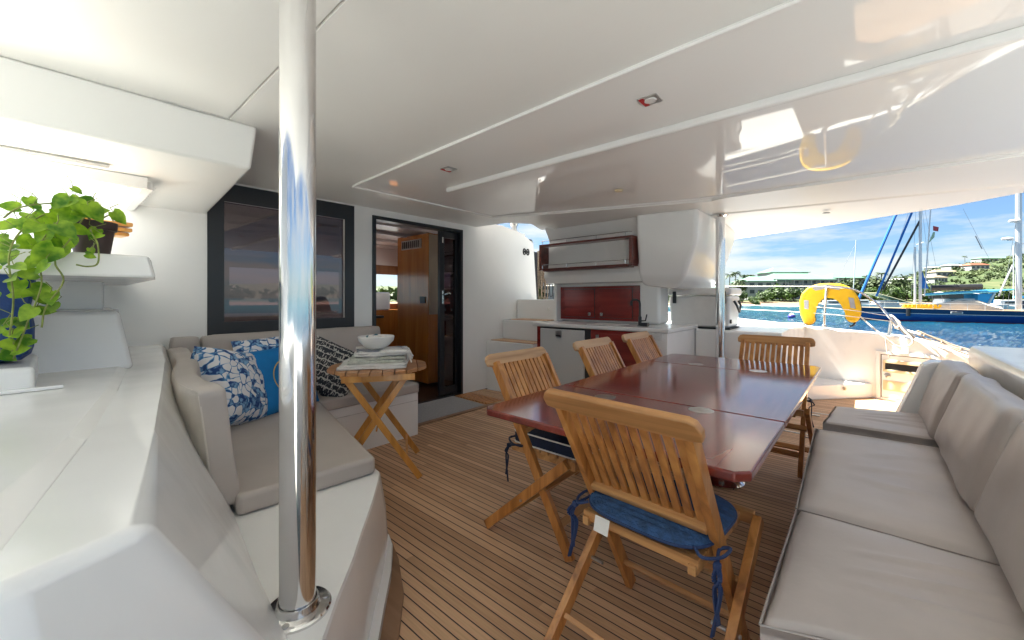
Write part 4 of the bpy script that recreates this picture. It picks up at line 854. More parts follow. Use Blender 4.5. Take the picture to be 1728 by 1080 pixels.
# ================= folding chairs =================
def chair(name, loc, rz, label, seed, rail='teakrail', group='teak folding chairs around the dining table'):
    """local: +y is the way a sitter faces, back at y=0"""
    t = empty(name, loc, label, 'chair', rz, group)
    H = .90; yb, yf = .0, .50
    def sty(z): return yb + (yf-yb)*(1-z/H)**1.0
    for s in (1,-1):
        mb = MB(); mb.bar((s*.213, sty(.86)+.0, .86), (s*.213, sty(.012), .012), .046, .028, .004, up=(1,0,0)); mb.build('back_stile', 'teak', t)
        mb = MB(); mb.bar((s*.252, .0, .012), (s*.252, .50, .461), .046, .028, .004, up=(1,0,0)); mb.build('leg', 'teak', t)
    mb = MB()
    z0 = .885; pr = [(-.255,.0),(-.258,.03),(-.245,.055),(-.225,.063),(.225,.063),(.245,.055),(.258,.03),(.255,.0),(.225,-.006),(-.225,-.006)]
    ax = Vector((0, sty(.86)-sty(.80), .06)).normalized(); c0 = Vector((0, sty(.845)-.006, .843))
    nrm = Vector((1,0,0)).cross(ax)
    mb.loft([[tuple(c0+Vector((x,0,0))+ax*z-nrm*.013+Vector((0,.012*(x/.25)**2*-1,0))) for x, z in pr],[tuple(c0+Vector((x,0,0))+ax*z+nrm*.013+Vector((0,.012*(x/.25)**2*-1,0))) for x, z in pr]], .006, 3)
    mb.build('top_rail', rail, t, ang=50)
    mb = MB(); n = 11
    for k in range(n):
        x = -.178+.356*k/(n-1); mb.bar((x, sty(.85)+.004, .85), (x, sty(.54)+.004, .54), .011, .025, .002, up=(1,0,0))
    mb.build('back_slats', 'teak', t)
    mb = MB(); mb.bar((-.199, sty(.53), .53), (.199, sty(.53), .53), .05, .022, .003, up=(0,-.5,1)); mb.build('lower_rail', 'teakrail', t)
    mb = MB()
    for k in range(7): mb.bb(-.195,.195,.155+.052*k,.155+.052*k+.042,.446,.460,.002)
    for s in (1,-1): mb.bb(s*.18-.012,s*.18+.012,.12,.53,.416,.4455,.003)
    mb.bb(-.235,.235,.505,.532,.429,.469,.003)
    mb.bb(-.195,.195,.13,.152,.429,.460,.003)
    mb.build('seat', 'teakrail', t)
    for y, z, x in ((.09,.085,.238),(sty(.14),.14,.198),(.36,.31,.238)):
        MB().bar((-x,y,z),(x,y,z),.036,.018,.003,up=(0,.7,.7)).build('stretcher', 'teakrail', t)
    for s in (1,-1): MB().tube([(s*.19,.245,.222),(s*.272,.245,.222)], .006, 8).build('pivot_bolt', 'steeldull', t)
    return t
def pad(chair_t, label, kind='navy', tag_=False):
    p = empty('seat_pad', chair_t.location, label, 'seat cushion', chair_t.rotation_euler.z, 'seat pads tied to the chairs')
    mb = MB()
    if kind == 'navy':
        softbox(mb, (.40,.39,.065), .018, 10, .010, .003, 3); mb.xf(Matrix.Translation((0,.335,.496))); mb.build('pad_body', 'navy', p, ang=80)
        mb = MB()
        for z in (.469,.524):
            q = [(x*1.0, .335+y, z) for x, y in ((-.19,-.195),(.19,-.195),(.201,-.18),(.201,.18),(.19,.195),(-.19,.195),(-.201,.18),(-.201,-.18),(-.19,-.195))]; mb.tube(q, .0035, 6)
        mb.build('piping', 'piping', p)
        rib = 'navy'
    else:
        bm = bmesh.new(); nx, ny = 24, 84; P = []
        for s in (1,-1):
            for i in range(nx+1):
                for j in range(ny+1):
                    u, v = 2*i/nx-1, 2*j/ny-1
                    # superellipse outline
                    r = (abs(u)**3.4+abs(v)**3.4)**(1/3.4); m_ = max(abs(u),abs(v)); k = m_/r if r > 0 else 1
                    x, y = u*k*.215, v*k*.20; e = max(0, 1-m_**10)
                    z = s*(.006+.012*e+.006*abs(math.sin(y*math.pi/.027))*e)
                    P.append(bm.verts.new((x, y, .486+z-.02*max(0,-.1-y))))
        W_ = (nx+1)*(ny+1)
        for s in (0,1):
            for i in range(nx):
                for j in range(ny):
                    a = s*W_+i*(ny+1)+j; q = (P[a],P[a+ny+1],P[a+ny+2],P[a+1]); bm.faces.new(q if s == 0 else q[::-1])
        ed = [i*(ny+1) for i in range(nx+1)]+[nx*(ny+1)+j for j in range(1,ny+1)]+[i*(ny+1)+ny for i in range(nx-1,-1,-1)]+[j for j in range(ny-1,0,-1)]
        for k in range(len(ed)):
            a, b = ed[k], ed[(k+1)%len(ed)]; bm.faces.new((P[a],P[a+W_],P[b+W_],P[b]))
        pts = [P[k].co+Vector((0,.31,-.008)) for k in ed]
        mb.b.free(); mb.b = bm; mb.xf(Matrix.Translation((0,.31,0))); mb.build('pad_body', 'blueweave', p, ang=60)
        mb = MB(); mb.tube(pts+[pts[0]], .005, 6); mb.build('piping', 'blueribbon', p); rib = 'blueribbon'
    for s in (1,-1):
        mb = MB(); x = s*.20
        mb.tube(catm([(x*.9,.14,.49),(x*1.05,.12,.482),(x*1.22,.17,.475),(x*1.24,.23,.475),(x*1.12,.21,.47),(x*1.2,.15,.46)], 5), .005, 6)
        for k, dx in ((.15,.004),(.19,-.012)):
            pts = catm([(x*1.2,.15,.465),(x*1.24+dx,.13,.43),(x*1.2-dx,.135,.40),(x*1.22+dx,.13,.46-k)], 5)
            for a, b in zip(pts, pts[1:]): mb.bar(a, b, .004 if kind == 'navy' else .005, .014 if kind != 'navy' else .010, 0, up=(.3,1,0))
        mb.box((x*1.2,.145,.46),(.02,.02,.02),None,.005)
        mb.build('tie', rib, p)
    if tag_:
        mb = MB(); mb.quad((-.13,.107,.476),(-.075,.107,.476),(-.07,.085,.434),(-.12,.080,.439)); mb.build('care_tag', 'piping', p, smooth=False)
    return p
ch = chair('folding_chair', (-.560,1.08,0), R_(-4), 'nearest teak folding chair, back to us, with a quilted blue pad', 1); pad(ch, 'quilted blue pad tied to the nearest chair', 'blue', True)
for y, lab, pl_, rail in ((1.755,'teak folding chair on the door side, nearest of that row of three','navy canvas pad with white piping on the nearest chair of the door side row','teakpale'),(2.60,'middle teak folding chair of the row of three on the door side','navy pad on the middle chair of the door side row','teakpale'),(3.335,'teak folding chair nearest the galley, farthest of the row of three','navy pad on the chair nearest the galley','teakpale')):
    ch = chair('folding_chair', (-1.50,y,0), R_(-90), lab, 2, rail); pad(ch, pl_)
ch = chair('folding_chair', (-.545,3.74,0), R_(180), 'teak folding chair at the far head of the table facing us', 3); pad(ch, 'navy pad on the chair at the far head of the table')

# ================= stern bench =================
bs = empty('stern_bench', (0,2.4,0), 'long grey taupe cushioned bench on a white base along the right side', 'sofa'); BS = Matrix.Translation((0,-2.4,0))
mb = MB(); mb.loft([[(-.14,1.14,0),(.5,1.36,0),(.5,3.62,0),(-.10,3.55,0)],[(-.205,1.075,.335),(.5,1.36,.335),(.5,3.66,.335),(-.17,3.58,.335)]], .012, 3); mb.xf(BS).build('base', 'gel', bs, ang=40)
def seatc(poly, z0, z1, seed, nm='seat_cushion', m='vinyl2'):
    # quad outline cushion with wrinkles
    a, b, c, d = [Vector((*p, 0)) for p in poly]
    def wp(q):
        u, v = q.x+.5, q.y+.5
        p = a*(1-u)*(1-v)+b*u*(1-v)+c*u*v+d*(1-u)*v
        w = 0
        if q.z > 0:
            e = max(0,1-(2*u-1)**6)*max(0,1-(2*v-1)**6)
            w = .012*e + .006*e*noise.noise(Vector((p.x*4+seed, p.y*7, 0)))
            # long creases from the back edge
            for (cv, sl, amp) in ((.30,.10,.011),(.58,-.14,.012),(.80,-.22,.009)):
                t = (v-cv-sl*(1-u)); w += 1.5*amp*math.exp(-(t/.022)**2)*max(0, u-.25)**.8*max(0,1.02-u)*2.2-amp*.7*math.exp(-((t+.04)/.03)**2)*max(0,u-.25)*max(0,1.02-u)*2
        ed = .006*noise.noise(Vector((p.x*8, p.y*8, seed)))
        return Vector((p.x+ed, p.y+ed, z0+(q.z+.5)*(z1-z0)+w))
    mb = MB(); softbox(mb, (1,1,1), .0, 40, 0, 0, seed, warp=None)
    for v in mb.b.verts:
        q = v.co
        # soften edges
        r = .05; e = max(abs(q.x), abs(q.y)); 
        qq = Vector(q)
        if abs(q.z) > .49 and e > .5-r/2: qq.z -= math.copysign(.22*((e-(.5-r/2))/(r/2))**2, q.z)
        v.co = wp(qq)
    mb.xf(BS); return mb.build(nm, m, bs, ang=80)
seatc([(-.185,1.08),(.33,1.285),(.33,1.757),(-.188,1.750)], .336, .45, 1)
seatc([(-.190,1.757),(.33,1.763),(.33,2.955),(-.225,2.905)], .336, .45, 2)
seatc([(-.195,2.965),(.33,2.985),(.33,3.60),(-.165,3.465)], .355, .475, 3)
mb = MB()
for P in ([(-.186,1.078,.444),(.33,1.283,.444)],[(-.187,1.08,.444),(-.19,1.748,.444)],[(-.192,1.762,.444),(-.227,2.90,.444)],[(-.186,1.082,.36),(.33,1.287,.36)]):
    mb.tube(P, .003, 5)
mb.xf(BS).build('piping', mat('grey_piping',(.42,.38,.35),.6), bs)
def backc(y0, y1, zt, seed, dx=0, dt=.125):
    def wp(q):
        return q+Vector((.010*noise.noise(Vector((q.y*5+seed, q.z*5, seed)))*1.0, 0, .010*noise.noise(Vector((q.y*4, seed, q.x*3)))))
    mb = MB(); L_ = .385+zt
    softbox(mb, (dt, y1-y0-.006, L_), .035, 26, 0, .004, seed, 5, warp=wp, bulge=.013)
    mb.xf(Matrix.Translation((.305+dx, (y0+y1)/2, .445+L_/2-.02)) @ Matrix.Rotation(R_(15),4,'Y')) if False else mb.xf(Matrix.Translation((.245+dt/2+dx, (y0+y1)/2, .452)) @ Matrix.Rotation(R_(15.5),4,'Y') @ Matrix.Translation((0,0,L_/2)))
    mb.xf(BS); mb.build('back_cushion', 'vinyl2', bs, ang=80)
backc(1.02,2.04,.0,1,.012); backc(2.05,2.955,-.0,2); backc(2.97,3.61,-.0,3,-.012)
mb = MB(); mb.prism_y([(.12,.36),(.50,.36),(.50,.76),(.46,.80),(.31,.80),(.262,.77),(.235,.68)], 3.635, 3.80, .014, 3); mb.xf(BS).build('end_panel', 'gel', bs, ang=50)
mb = MB(); mb.bb(.10,.50,3.635,3.80,.0,.358,.01); mb.xf(BS).build('end_base', 'gel', bs)
cm = empty('stern_coaming', (1,2.4,0), 'broad pale moulded coaming top behind the bench cushions', 'coaming'); CM = Matrix.Translation((-1,-2.4,0))
mb = MB(); mb.loft([[(.54,.6,0),(1.5,.6,0),(1.5,4.15,0),(.54,4.05,0)],[(.50,.6,.84),(1.5,.6,.88),(1.5,4.12,.86),(.505,4.05,.84)],[(.51,.6,.885),(1.5,.6,.92),(1.5,4.05,.885),(.52,4.03,.885)]], .012, 4); mb.xf(CM).build('body', 'gel', cm, ang=50)
mb = MB(); mb.bb(.80,1.2,3.55,3.62,.89,.93,.008); mb.bb(.72,1.35,3.86,3.93,.89,.925,.008); mb.xf(CM).build('raised_edge', 'gel', cm)
MB().bb(.80,.86,3.15,3.5,.8915,.896,.001).xf(CM).build('slot', 'black', cm)
gr = empty('gas_grill', (1.25,3.72,.9), 'grey metal curved hood standing at the right edge of the picture', 'grill'); 
mb = MB(); mb.prism_y([(-.20,0),(.3,0),(.3,.34),(.10,.33),(-.06,.24),(-.16,.10)], -.25, .25, .03, 4); mb.build('hood', mat('grey_cover',(.33,.34,.36),.35,.3,var=.3,vs=5), gr, ang=50)
mb = MB(); mb.tube([(-.16,-.2,.16),(-.20,-.2,.17),(-.20,.2,.17),(-.16,.2,.16)], .012, 8); mb.build('handle', 'steel', gr)
# deck hatch
mb = MB()
for a in ((-.60,-.585,4.35,5.25),(-.235,-.22,4.35,5.25)): mb.bb(a[0],a[1],a[2],a[3],.001,.007)
mb.bb(-.585,-.235,4.35,4.365,.001,.007); mb.bb(-.585,-.235,5.235,5.25,.001,.007)
dh = mb.build('deck_hatch', 'ceramic', None, smooth=False, label='pale framed hatch set in the teak deck beyond the table', cat='hatch'); mb = MB(); mb.box((-.41,5.12,.008),(.10,.05,.008),None,.003); mb.build('latch', 'steeldull', dh)

# ================= water, land, boats =================
SEA = -1.2
FX, FY = math.cos(R_(131.4)), math.sin(R_(131.4)); RX, RY = FY, -FX
def far(b, d, z=0): # bearing (tangent to the right of the view axis) and forward distance in metres
    return Vector((FX*d+RX*b*d, FY*d+RY*b*d, z))
m, t, b = new_mat('sea_water'); n = t.nodes.new; l = t.links.new
g = n('ShaderNodeNewGeometry'); ln = n('ShaderNodeVectorMath'); ln.operation = 'LENGTH'; l(g.outputs['Position'], ln.inputs[0])
mr = n('ShaderNodeMapRange'); mr.inputs[1].default_value = 40; mr.inputs[2].default_value = 125; l(ln.outputs['Value'], mr.inputs[0])
z = n('ShaderNodeTexNoise'); z.inputs['Scale'].default_value = .03; z.inputs['Detail'].default_value = 3; l(g.outputs['Position'], z.inputs['Vector'])
ad = n('ShaderNodeMath'); ad.operation = 'MULTIPLY_ADD'; ad.inputs[1].default_value = .8; ad.use_clamp = True; l(z.outputs['Fac'], ad.inputs[0])
sb2 = n('ShaderNodeMath'); sb2.operation = 'SUBTRACT'; sb2.inputs[1].default_value = .4; l(mr.outputs[0], sb2.inputs[0]); l(sb2.outputs[0], ad.inputs[2])
r = n('ShaderNodeValToRGB'); r.color_ramp.elements[0].color = (.003,.026,.062,1); r.color_ramp.elements[1].color = (.006,.085,.125,1); l(ad.outputs[0], r.inputs[0]); l(r.outputs[0], b.inputs['Base Color'])
b.inputs['Roughness'].default_value = .06; b.inputs['IOR'].default_value = 1.33
mp = n('ShaderNodeMapping'); mp.inputs['Rotation'].default_value = (0,0,R_(35)); mp.inputs['Scale'].default_value = (.7,1.9,1); l(g.outputs['Position'], mp.inputs[0])
w1 = n('ShaderNodeTexNoise'); w1.inputs['Scale'].default_value = 2.2; w1.inputs['Detail'].default_value = 8; w1.inputs['Roughness'].default_value = .62; l(mp.outputs[0], w1.inputs['Vector'])
bu = n('ShaderNodeBump'); bu.inputs['Strength'].default_value = 1; bu.inputs['Distance'].default_value = .25; l(w1.outputs['Fac'], bu.inputs['Height']); l(bu.outputs[0], b.inputs['Normal'])
M['sea'] = m
mb = MB(); mb.quad((-5000,-5000,SEA-.10),(5000,-5000,SEA-.10),(5000,5000,SEA-.10),(-5000,5000,SEA-.10))
rw = 4.6; rings = []; nb = 620
while rw < 150:
    row = []
    for i in range(nb+1):
        bb = -1.4+3.1*i/nb; p = far(bb, rw); fd = min(1, (150-rw)/40)
        u_, v_ = p.x*.82+p.y*.57, -p.x*.57+p.y*.82
        h_ = .085*noise.noise(Vector((u_*.55, v_*.22, 0)))+.060*noise.noise(Vector((u_*1.3, v_*.55, 5)))+.030*noise.noise(Vector((u_*3.1, v_*1.4, 9)))
        row.append(mb.b.verts.new((p.x, p.y, SEA+h_*fd*1.25-.02)))
    rings.append(row); rw *= 1.0175
for a_, b_ in zip(rings, rings[1:]):
    for i in range(nb): mb.b.faces.new((a_[i], a_[i+1], b_[i+1], b_[i]))
mb.build('water', 'sea', kind='structure', ang=180)

def bpx(px): return (px-864)/680
# hill terrain
CR = [(-2.5,4),(-1.2,14),(-.6,18),(0,10),(.5,7),(.85,9),(.92,14),(.96,22),(1.02,30),(1.08,36),(1.17,42),(1.27,50),(1.5,62),(2.2,70)]
def crest(bb):
    for (a, b_), (c_, d_) in zip(CR, CR[1:]):
        if bb <= c_: return b_+(d_-b_)*max(0, bb-a)/(c_-a)
    return CR[-1][1]
def terr(bb, d):
    sh = 138+7*noise.noise(Vector((bb*6,0,0)))
    if d < sh: return SEA-.6
    t = min(1, max(0, (d-190)/(440-190))); base = SEA+.2+min(1.6,(d-sh)*.12)
    return base+(crest(bb)*.90)*(t*t*(3-2*t))**1.0 + 2.5*t*noise.noise(Vector((bb*9, d*.02, 3)))*(1 if crest(bb) > 12 else .4)
bm = bmesh.new(); grid = []
ds = [132,137,138.5,141,145,150,160,175,190,205,220,240,260,285,310,335,360,390,420,450,500,600]
bs_ = [-2.4+.05*i for i in range(93)]
for bb in bs_: grid.append([bm.verts.new(far(bb, d, terr(bb, d))) for d in ds])
for a, b_ in zip(grid, grid[1:]):
    for k in range(len(a)-1): bm.faces.new((a[k], a[k+1], b_[k+1], b_[k]))
m, t, b = new_mat('hill_ground'); n = t.nodes.new; l = t.links.new; g = n('ShaderNodeNewGeometry')
z = n('ShaderNodeTexNoise'); z.inputs['Scale'].default_value = .035; z.inputs['Detail'].default_value = 8; z.inputs['Roughness'].default_value = .65; l(g.outputs['Position'], z.inputs['Vector'])
r = n('ShaderNodeValToRGB'); e = r.color_ramp.elements; e[0].position = .36; e[0].color = (.022,.04,.009,1); e[1].position = .70; e[1].color = (.10,.09,.04,1); k = e.new(.5); k.color = (.035,.058,.013,1)
l(z.outputs['Fac'], r.inputs[0]); sx = n('ShaderNodeSeparateXYZ'); l(g.outputs['Position'], sx.inputs[0])
mr = n('ShaderNodeMapRange'); mr.inputs[1].default_value = SEA+.7; mr.inputs[2].default_value = SEA+1.4; l(sx.outputs['Z'], mr.inputs[0])
mx = n('ShaderNodeMixRGB'); mx.inputs[1].default_value = (.19,.125,.08,1); l(mr.outputs[0], mx.inputs[0]); l(r.outputs[0], mx.inputs[2]); l(mx.outputs[0], b.inputs['Base Color']); b.inputs['Roughness'].default_value = .95
M['hill'] = m
mb = MB(); mb.b.free(); mb.b = bm; mb.build('hills', 'hill', kind='structure', ang=80)

def clump(mb, c, r, n_, size, rnd, squash=.8, shell=.55):
    """leaf sized faces spread through an uneven volume made of several lobes"""
    c = Vector(c); lobes = [(c+Vector((rnd.uniform(-.5,.5)*r, rnd.uniform(-.5,.5)*r, rnd.uniform(-.3,.45)*r*squash)), r*rnd.uniform(.35,.62)) for _ in range(7)]
    for _ in range(n_):
        lc, lr = lobes[rnd.randrange(7)]
        d = Vector((rnd.gauss(0,1), rnd.gauss(0,1), rnd.gauss(0,1)*squash)).normalized(); p = lc+d*lr*(shell+(1-shell)*rnd.random()**.5)
        nrm = (d+Vector((rnd.uniform(-.6,.6),rnd.uniform(-.6,.6),rnd.uniform(-.2,.8)))).normalized(); x = nrm.cross(Vector((rnd.random(),rnd.random(),rnd.random()))).normalized(); y = nrm.cross(x); s = size*rnd.uniform(.6,1.3)
        mb.quad(p-x*s-y*s*.6, p+x*s-y*s*.5, p+x*s*.8+y*s*.6, p-x*s*.7+y*s*.6)
# hillside scrub as one mass
rnd = random.Random(21); mb = MB()
for k in range(1250):
    bb = rnd.uniform(.45,1.45); d = 170+280*rnd.random()**.8
    if noise.noise(Vector((bb*14,d*.03,7))) < -.22 and d > 200: continue
    zz = terr(bb,d); r_ = rnd.uniform(1.6,3.6)*(1 if d > 220 else .8)
    clump(mb, far(bb,d,zz+r_*.35), r_, 40, r_*.21, rnd, .7)
for k in range(150):
    bb = rnd.uniform(-2.3,.3); d = rnd.uniform(145,230); clump(mb, far(bb,d,terr(bb,d)+2), 5, 30, 1.3, rnd, .7)
mb.build('hillside_scrub', 'hillbush', smooth=False, kind='stuff', label='mixed green scrub covering the hillside behind the boats', cat='scrub', norm=False)
# shoreline mangroves, individually
def bush(bb, d, r, label):
    g_ = terr(bb, d); t_ = empty('mangrove_bush', far(bb,d,g_), label, 'bush', 0, 'bushes along the far shoreline')
    mb = MB(); clump(mb, (0,0,r*.62), r, 620, r*.085, rnd, .75, .5); mb.build('crown', 'mangrove', t_, smooth=False, norm=False)
    mb = MB()
    for k in range(4): a = rnd.uniform(0,6.28); mb.tube([(0,0,-.3),(math.cos(a)*r*.25,math.sin(a)*r*.25,r*.5)], [.14,.07], 5)
    mb.build('trunk', 'trunk', t_)
BX = [(1178,146,3.0),(1118,144,3.0),(1252,146,3.0),(1268,143,2.0),(1276,140.5,1.9),(1290,146,3.2),(1303,150,4.4),(1322,147,3.6),(1340,147,3.9),(1358,147,3.4),(1375,146,3.5),(1392,147,3.4),(1412,146,3.3),(1430,148,3.6),(1448,146,3.2),(1467,147,3.8),(1486,148,4.2),(1506,147,3.9),(1528,148,4.2),(1550,147,3.8),(1575,148,3.6),(1600,148,3.5),(1626,147,3.6),(1652,148,3.4),(1680,148,3.6),(1706,147,3.4),(1730,148,3.6)]
seen = ['bright green bush left of the white cooler box','bright green bush beside the galley, seen through the gap','wide bush just right of the cooler box','low bush at the sand edge right of the cooler','smallest round bush standing lowest on the sand','broad bush between the cooler and the hotel','tallest bush in front of the left end of the hotel','bush below the middle of the hotel','bush below the hotel centre block','bush just left of the yellow life buoy','bush seen partly behind the left arm of the life buoy','bush seen through the opening of the life buoy','bush in the middle of the life buoy opening','bush behind the steel stanchion','bush behind the right arm of the life buoy','bush at the foot of the first blue furled sail','bush between the two blue furled sails','bush at the foot of the dark furled sail','bush behind the bow of the ketch','bush just left of the ketch mainmast','bush behind the yellow deck boxes','bush above the beige boat cover, left part','bush above the beige boat cover, middle','bush above the beige boat cover, right part','bush left of the thick mizzen mast','bush behind the mizzen mast','rightmost shoreline bush at the picture edge']
for (px, d, r_), lab in zip(BX, seen): bush(bpx(px), d, r_, lab)
def palm(px, d, h, lab):
    g_ = terr(bpx(px), d); t_ = empty('palm_tree', far(bpx(px),d,g_), lab, 'palm', rnd.uniform(0,6), 'palms on the far shore')
    MB().tube([(0,0,-.3),(.2,0,h*.5),(.1,.1,h)], [.28,.2,.14], 7).build('trunk', 'trunk', t_)
    mb = MB()
    for k in range(15):
        a = k*2*math.pi/15+rnd.uniform(-.15,.15); up = rnd.uniform(-.1,.8); L_ = rnd.uniform(2.2,3.0); pr = None
        for i in range(7):
            s = i/6; p = Vector((.1+math.cos(a)*L_*s, .1+math.sin(a)*L_*s, h+up*L_*s-1.5*s*s*1.2)); w_ = .42*math.sin(math.pi*min(1,s*.85+.12)); sd_ = Vector((-math.sin(a),math.cos(a),-.5))*w_
            if pr: mb.quad(pr[0]-pr[1], p-sd_, p, pr[0]); mb.quad(pr[0], p, p+Vector((-sd_.x,-sd_.y,sd_.z))*-1*1.0+Vector((0,0,0)), pr[0]+pr[1])
            pr = (p, sd_)
    mb.build('crown', 'palm', t_, smooth=False, norm=False)
for px, d, h, lab in ((1153,190,8.5,'palm at the far left of the sky gap, beside the small pole'),(1166,195,8,'palm left of the green roofed pavilion'),(1232,165,10,'palm just right of the far steel post'),(1241,170,11,'tallest palm left of the hotel'),(1255,175,10,'palm immediately left of the hotel'),(1267,180,10.5,'palm rising over the hotel roof end'),(1487,175,11,'palm beside the dark furled sail'),(1463,180,10,'palm between the furled sails'),(1555,175,9,'palm behind the ketch mainmast'),(1628,440,11,'palm on the crest of the hill'),(1247,155,7,'lowest palm in front of the hotel end')):
    palm(px, d, h, lab)
def tree(px, d, r, lab):
    g_ = terr(bpx(px), d); t_ = empty('broadleaf_tree', far(bpx(px),d,g_), lab, 'tree', 0, 'trees behind the shoreline bushes')
    mb = MB(); clump(mb, (0,0,r*1.2), r, 420, r*.10, rnd, .8); mb.build('crown', 'hillbush', t_, smooth=False, norm=False)
    mb = MB(); mb.tube([(0,0,-.3),(0,.1,r*1.1)], [.3,.18], 6); 
    for a in (0,2,4): mb.tube([(0,0,r*.6),(math.cos(a)*r*.4,math.sin(a)*r*.4,r*1.2)], [.15,.07], 5)
    mb.build('trunk', 'trunk', t_)
for px, d, r_, lab in ((1205,170,4.0,'dark tree behind the green roofed pavilion'),(1246,160,4.2,'dark tree between the steel post and the hotel'),(1443,165,4.6,'dark tree right of the life buoy'),(1478,168,5.2,'dark tree behind the furled sails'),(1512,170,5,'dark tree behind the ketch bow'),(1545,175,4.6,'dark tree left of the hill houses'),(1415,170,4,'dark tree right of the hotel')):
    tree(px, d, r_, lab)
# buildings
M['bwall'] = mat('pale_render', (.36,.36,.36), .8, var=.06, vs=.3)
M['groof'] = mat('green_roof', (.12,.225,.165), .5, var=.1, vs=.2)
M['tan'] = mat('tan_roof', (.20,.16,.11), .7); M['terra'] = mat('terracotta_roof', (.18,.055,.028), .7)
M['shade'] = mat('dark_glazing', (.05,.06,.07), .2)
def house(px, d, w, dep, h, z0, roofh, rm, lab, nwin=4, floors=1, yaw=0, name='hillside_house', hip=.3, balc=False):
    g_ = z0 if z0 is not None else terr(bpx(px), d)+.2
    t_ = empty(name, far(bpx(px),d,g_), lab, 'building', R_(41.4+yaw))
    MB().bb(-w/2,w/2,-dep/2,dep/2,-3,h).build('wall', 'bwall', t_, smooth=False)
    e = .6
    MB().loft([[(-w/2-e,-dep/2-e,h+.02),(w/2+e,-dep/2-e,h+.02),(w/2+e,dep/2+e,h+.02),(-w/2-e,dep/2+e,h+.02)],[(-w/2-e,-dep/2-e,h+.25),(w/2+e,-dep/2-e,h+.25),(w/2+e,dep/2+e,h+.25),(-w/2-e,dep/2+e,h+.25)],[(-w/2*(1-hip),-.2,h+roofh),(w/2*(1-hip),-.2,h+roofh),(w/2*(1-hip),.2,h+roofh),(-w/2*(1-hip),.2,h+roofh)]]).build('roof', rm, t_, smooth=False)
    fh = h/floors
    for f in range(floors):
        for k in range(nwin):
            x = -w/2+w*(k+.5)/nwin; ww = w/nwin*.28
            MB().bb(x-ww,x+ww,-dep/2-.04,-dep/2+.02,f*fh+fh*.25,f*fh+fh*.78).build('window', 'shade', t_, smooth=False)
        if balc:
            mb = MB(); mb.bb(-w/2,w/2,-dep/2-1.6,-dep/2-.05,(f+1)*fh-.3,(f+1)*fh-.05)
            for k in range(nwin+1): x = -w/2+w*k/nwin; mb.bb(x-.14,x+.14,-dep/2-1.6,-dep/2-1.3,f*fh-.04,(f+1)*fh-.31)
            mb.bb(-w/2,w/2,-dep/2-1.6,-dep/2-1.52,f*fh+.75,f*fh+.85); mb.build('balcony', 'bwall', t_, smooth=False)
    return t_
house(1192,155,9.5,8,3.2,1.2,2.2,'groof','small green roofed pavilion seen left of the far steel post',5,1,0,'pavilion',.75)
house(1160,175,7,6,3.0,1.4,1.4,'terra','low red roofed house at the far left of the sky gap',3)
house(1282,172,17,12,5.6,2.4,2.4,'groof','left wing of the hotel, pale with green hipped roof',5,2,0,'hotel_wing',.5)
house(1338,174,25,14,7.0,1.8,3.0,'groof','middle block of the hotel with balconies and green roof',7,3,0,'hotel_wing',.35,True)
house(1320,188,17,10,10.2,2.6,2.6,'groof','taller hotel block rising behind the middle wing',5,3,0,'hotel_wing',.5)
house(1420,185,16,10,9.0,1.0,2.6,'groof','hotel wing whose roof shows above the yellow life buoy',5,3,0,'hotel_wing',.5)
house(1376,190,16,10,8.6,1.0,2.4,'groof','hotel wing behind the left arm of the life buoy',5,3,0,'hotel_wing',.5)
house(1518,330,12,8,3,None,1.5,'bwall','white house low on the left shoulder of the hill',3)
house(1590,330,15,9,3.2,None,2.4,'tan','tan roofed house in the middle of the hillside',4,1,-10)
house(1577,300,12,8,3,None,2.0,'tan','smaller tan roofed house below the other tan roof',4,1,10)
house(1608,370,14,8,2.6,None,1.6,'bwall','flat white roofed house higher above the tan roofs',4,1,5)
house(1645,345,14,9,3.2,None,2.2,'terra','terracotta roofed house right of the tan roofs',4,1,-5)
house(1678,440,40,10,4.0,None,2.2,'groof','long house with pale green roof on the crest of the hill',9,1,0)
house(1575,425,12,8,3,None,1.4,'bwall','small pale house on the ridge behind the masts',3)
house(928,170,26,12,11.5,1.0,1.5,'bwall','pale block seen in the gap between ropes and galley',6,4,0,'apartment_block')

# ---------- boats ----------
M['hullblue'] = mat('royal_blue_hull', (.008,.055,.24), .12, coat=.5, var=.05, vs=.3)
M['hullnavy'] = mat('dark_blue_band', (.008,.02,.085), .12, coat=.5); M['boot'] = mat('dark_red_boot', (.16,.012,.03), .4)
M['bwhite'] = mat('boat_white', (.58,.58,.58), .3, var=.03, vs=.5); M['sailblue'] = mat('blue_sail_cover', (.01,.13,.42), .75, var=.15, vs=1); M['lightblue'] = mat('light_blue_canvas', (.05,.35,.62), .7); M['beige'] = mat('beige_cover', (.52,.47,.39), .8, var=.08, vs=1.2)
M['mast'] = mat('silver_mast', (.62,.63,.64), .35, .3); M['wire'] = mat('rigging_wire', (.30,.31,.32), .4, .6); M['glassdark'] = mat('dark_cabin_glass', (.02,.025,.03), .1)
M['caulktan'] = mat('boat_deck_tan', (.42,.30,.20), .7)
bowp = far(bpx(1446), 45.5, SEA); aft = far(bpx(1740), 38.5, SEA); dv = (aft-bowp); ang = math.atan2(dv.y, dv.x)
kt = empty('blue_ketch', bowp, 'long royal blue sailing ketch with white stripe moored across the right background', 'sailboat', ang)
def khull(x, z):  # half width
    t_ = x/27; fl = 1-(max(0,(.32-t_))/.32)**2.0; w = 2.6*fl*(1-.35*max(0,(t_-.75)/.25)**2); return w*(.72+.28*min(1,z/1.5))+.02
def sheer(x): return 1.38-.28*math.sin(min(1,x/20)*math.pi*.5)+(.0 if x < 20 else .1*(x-20)/7)
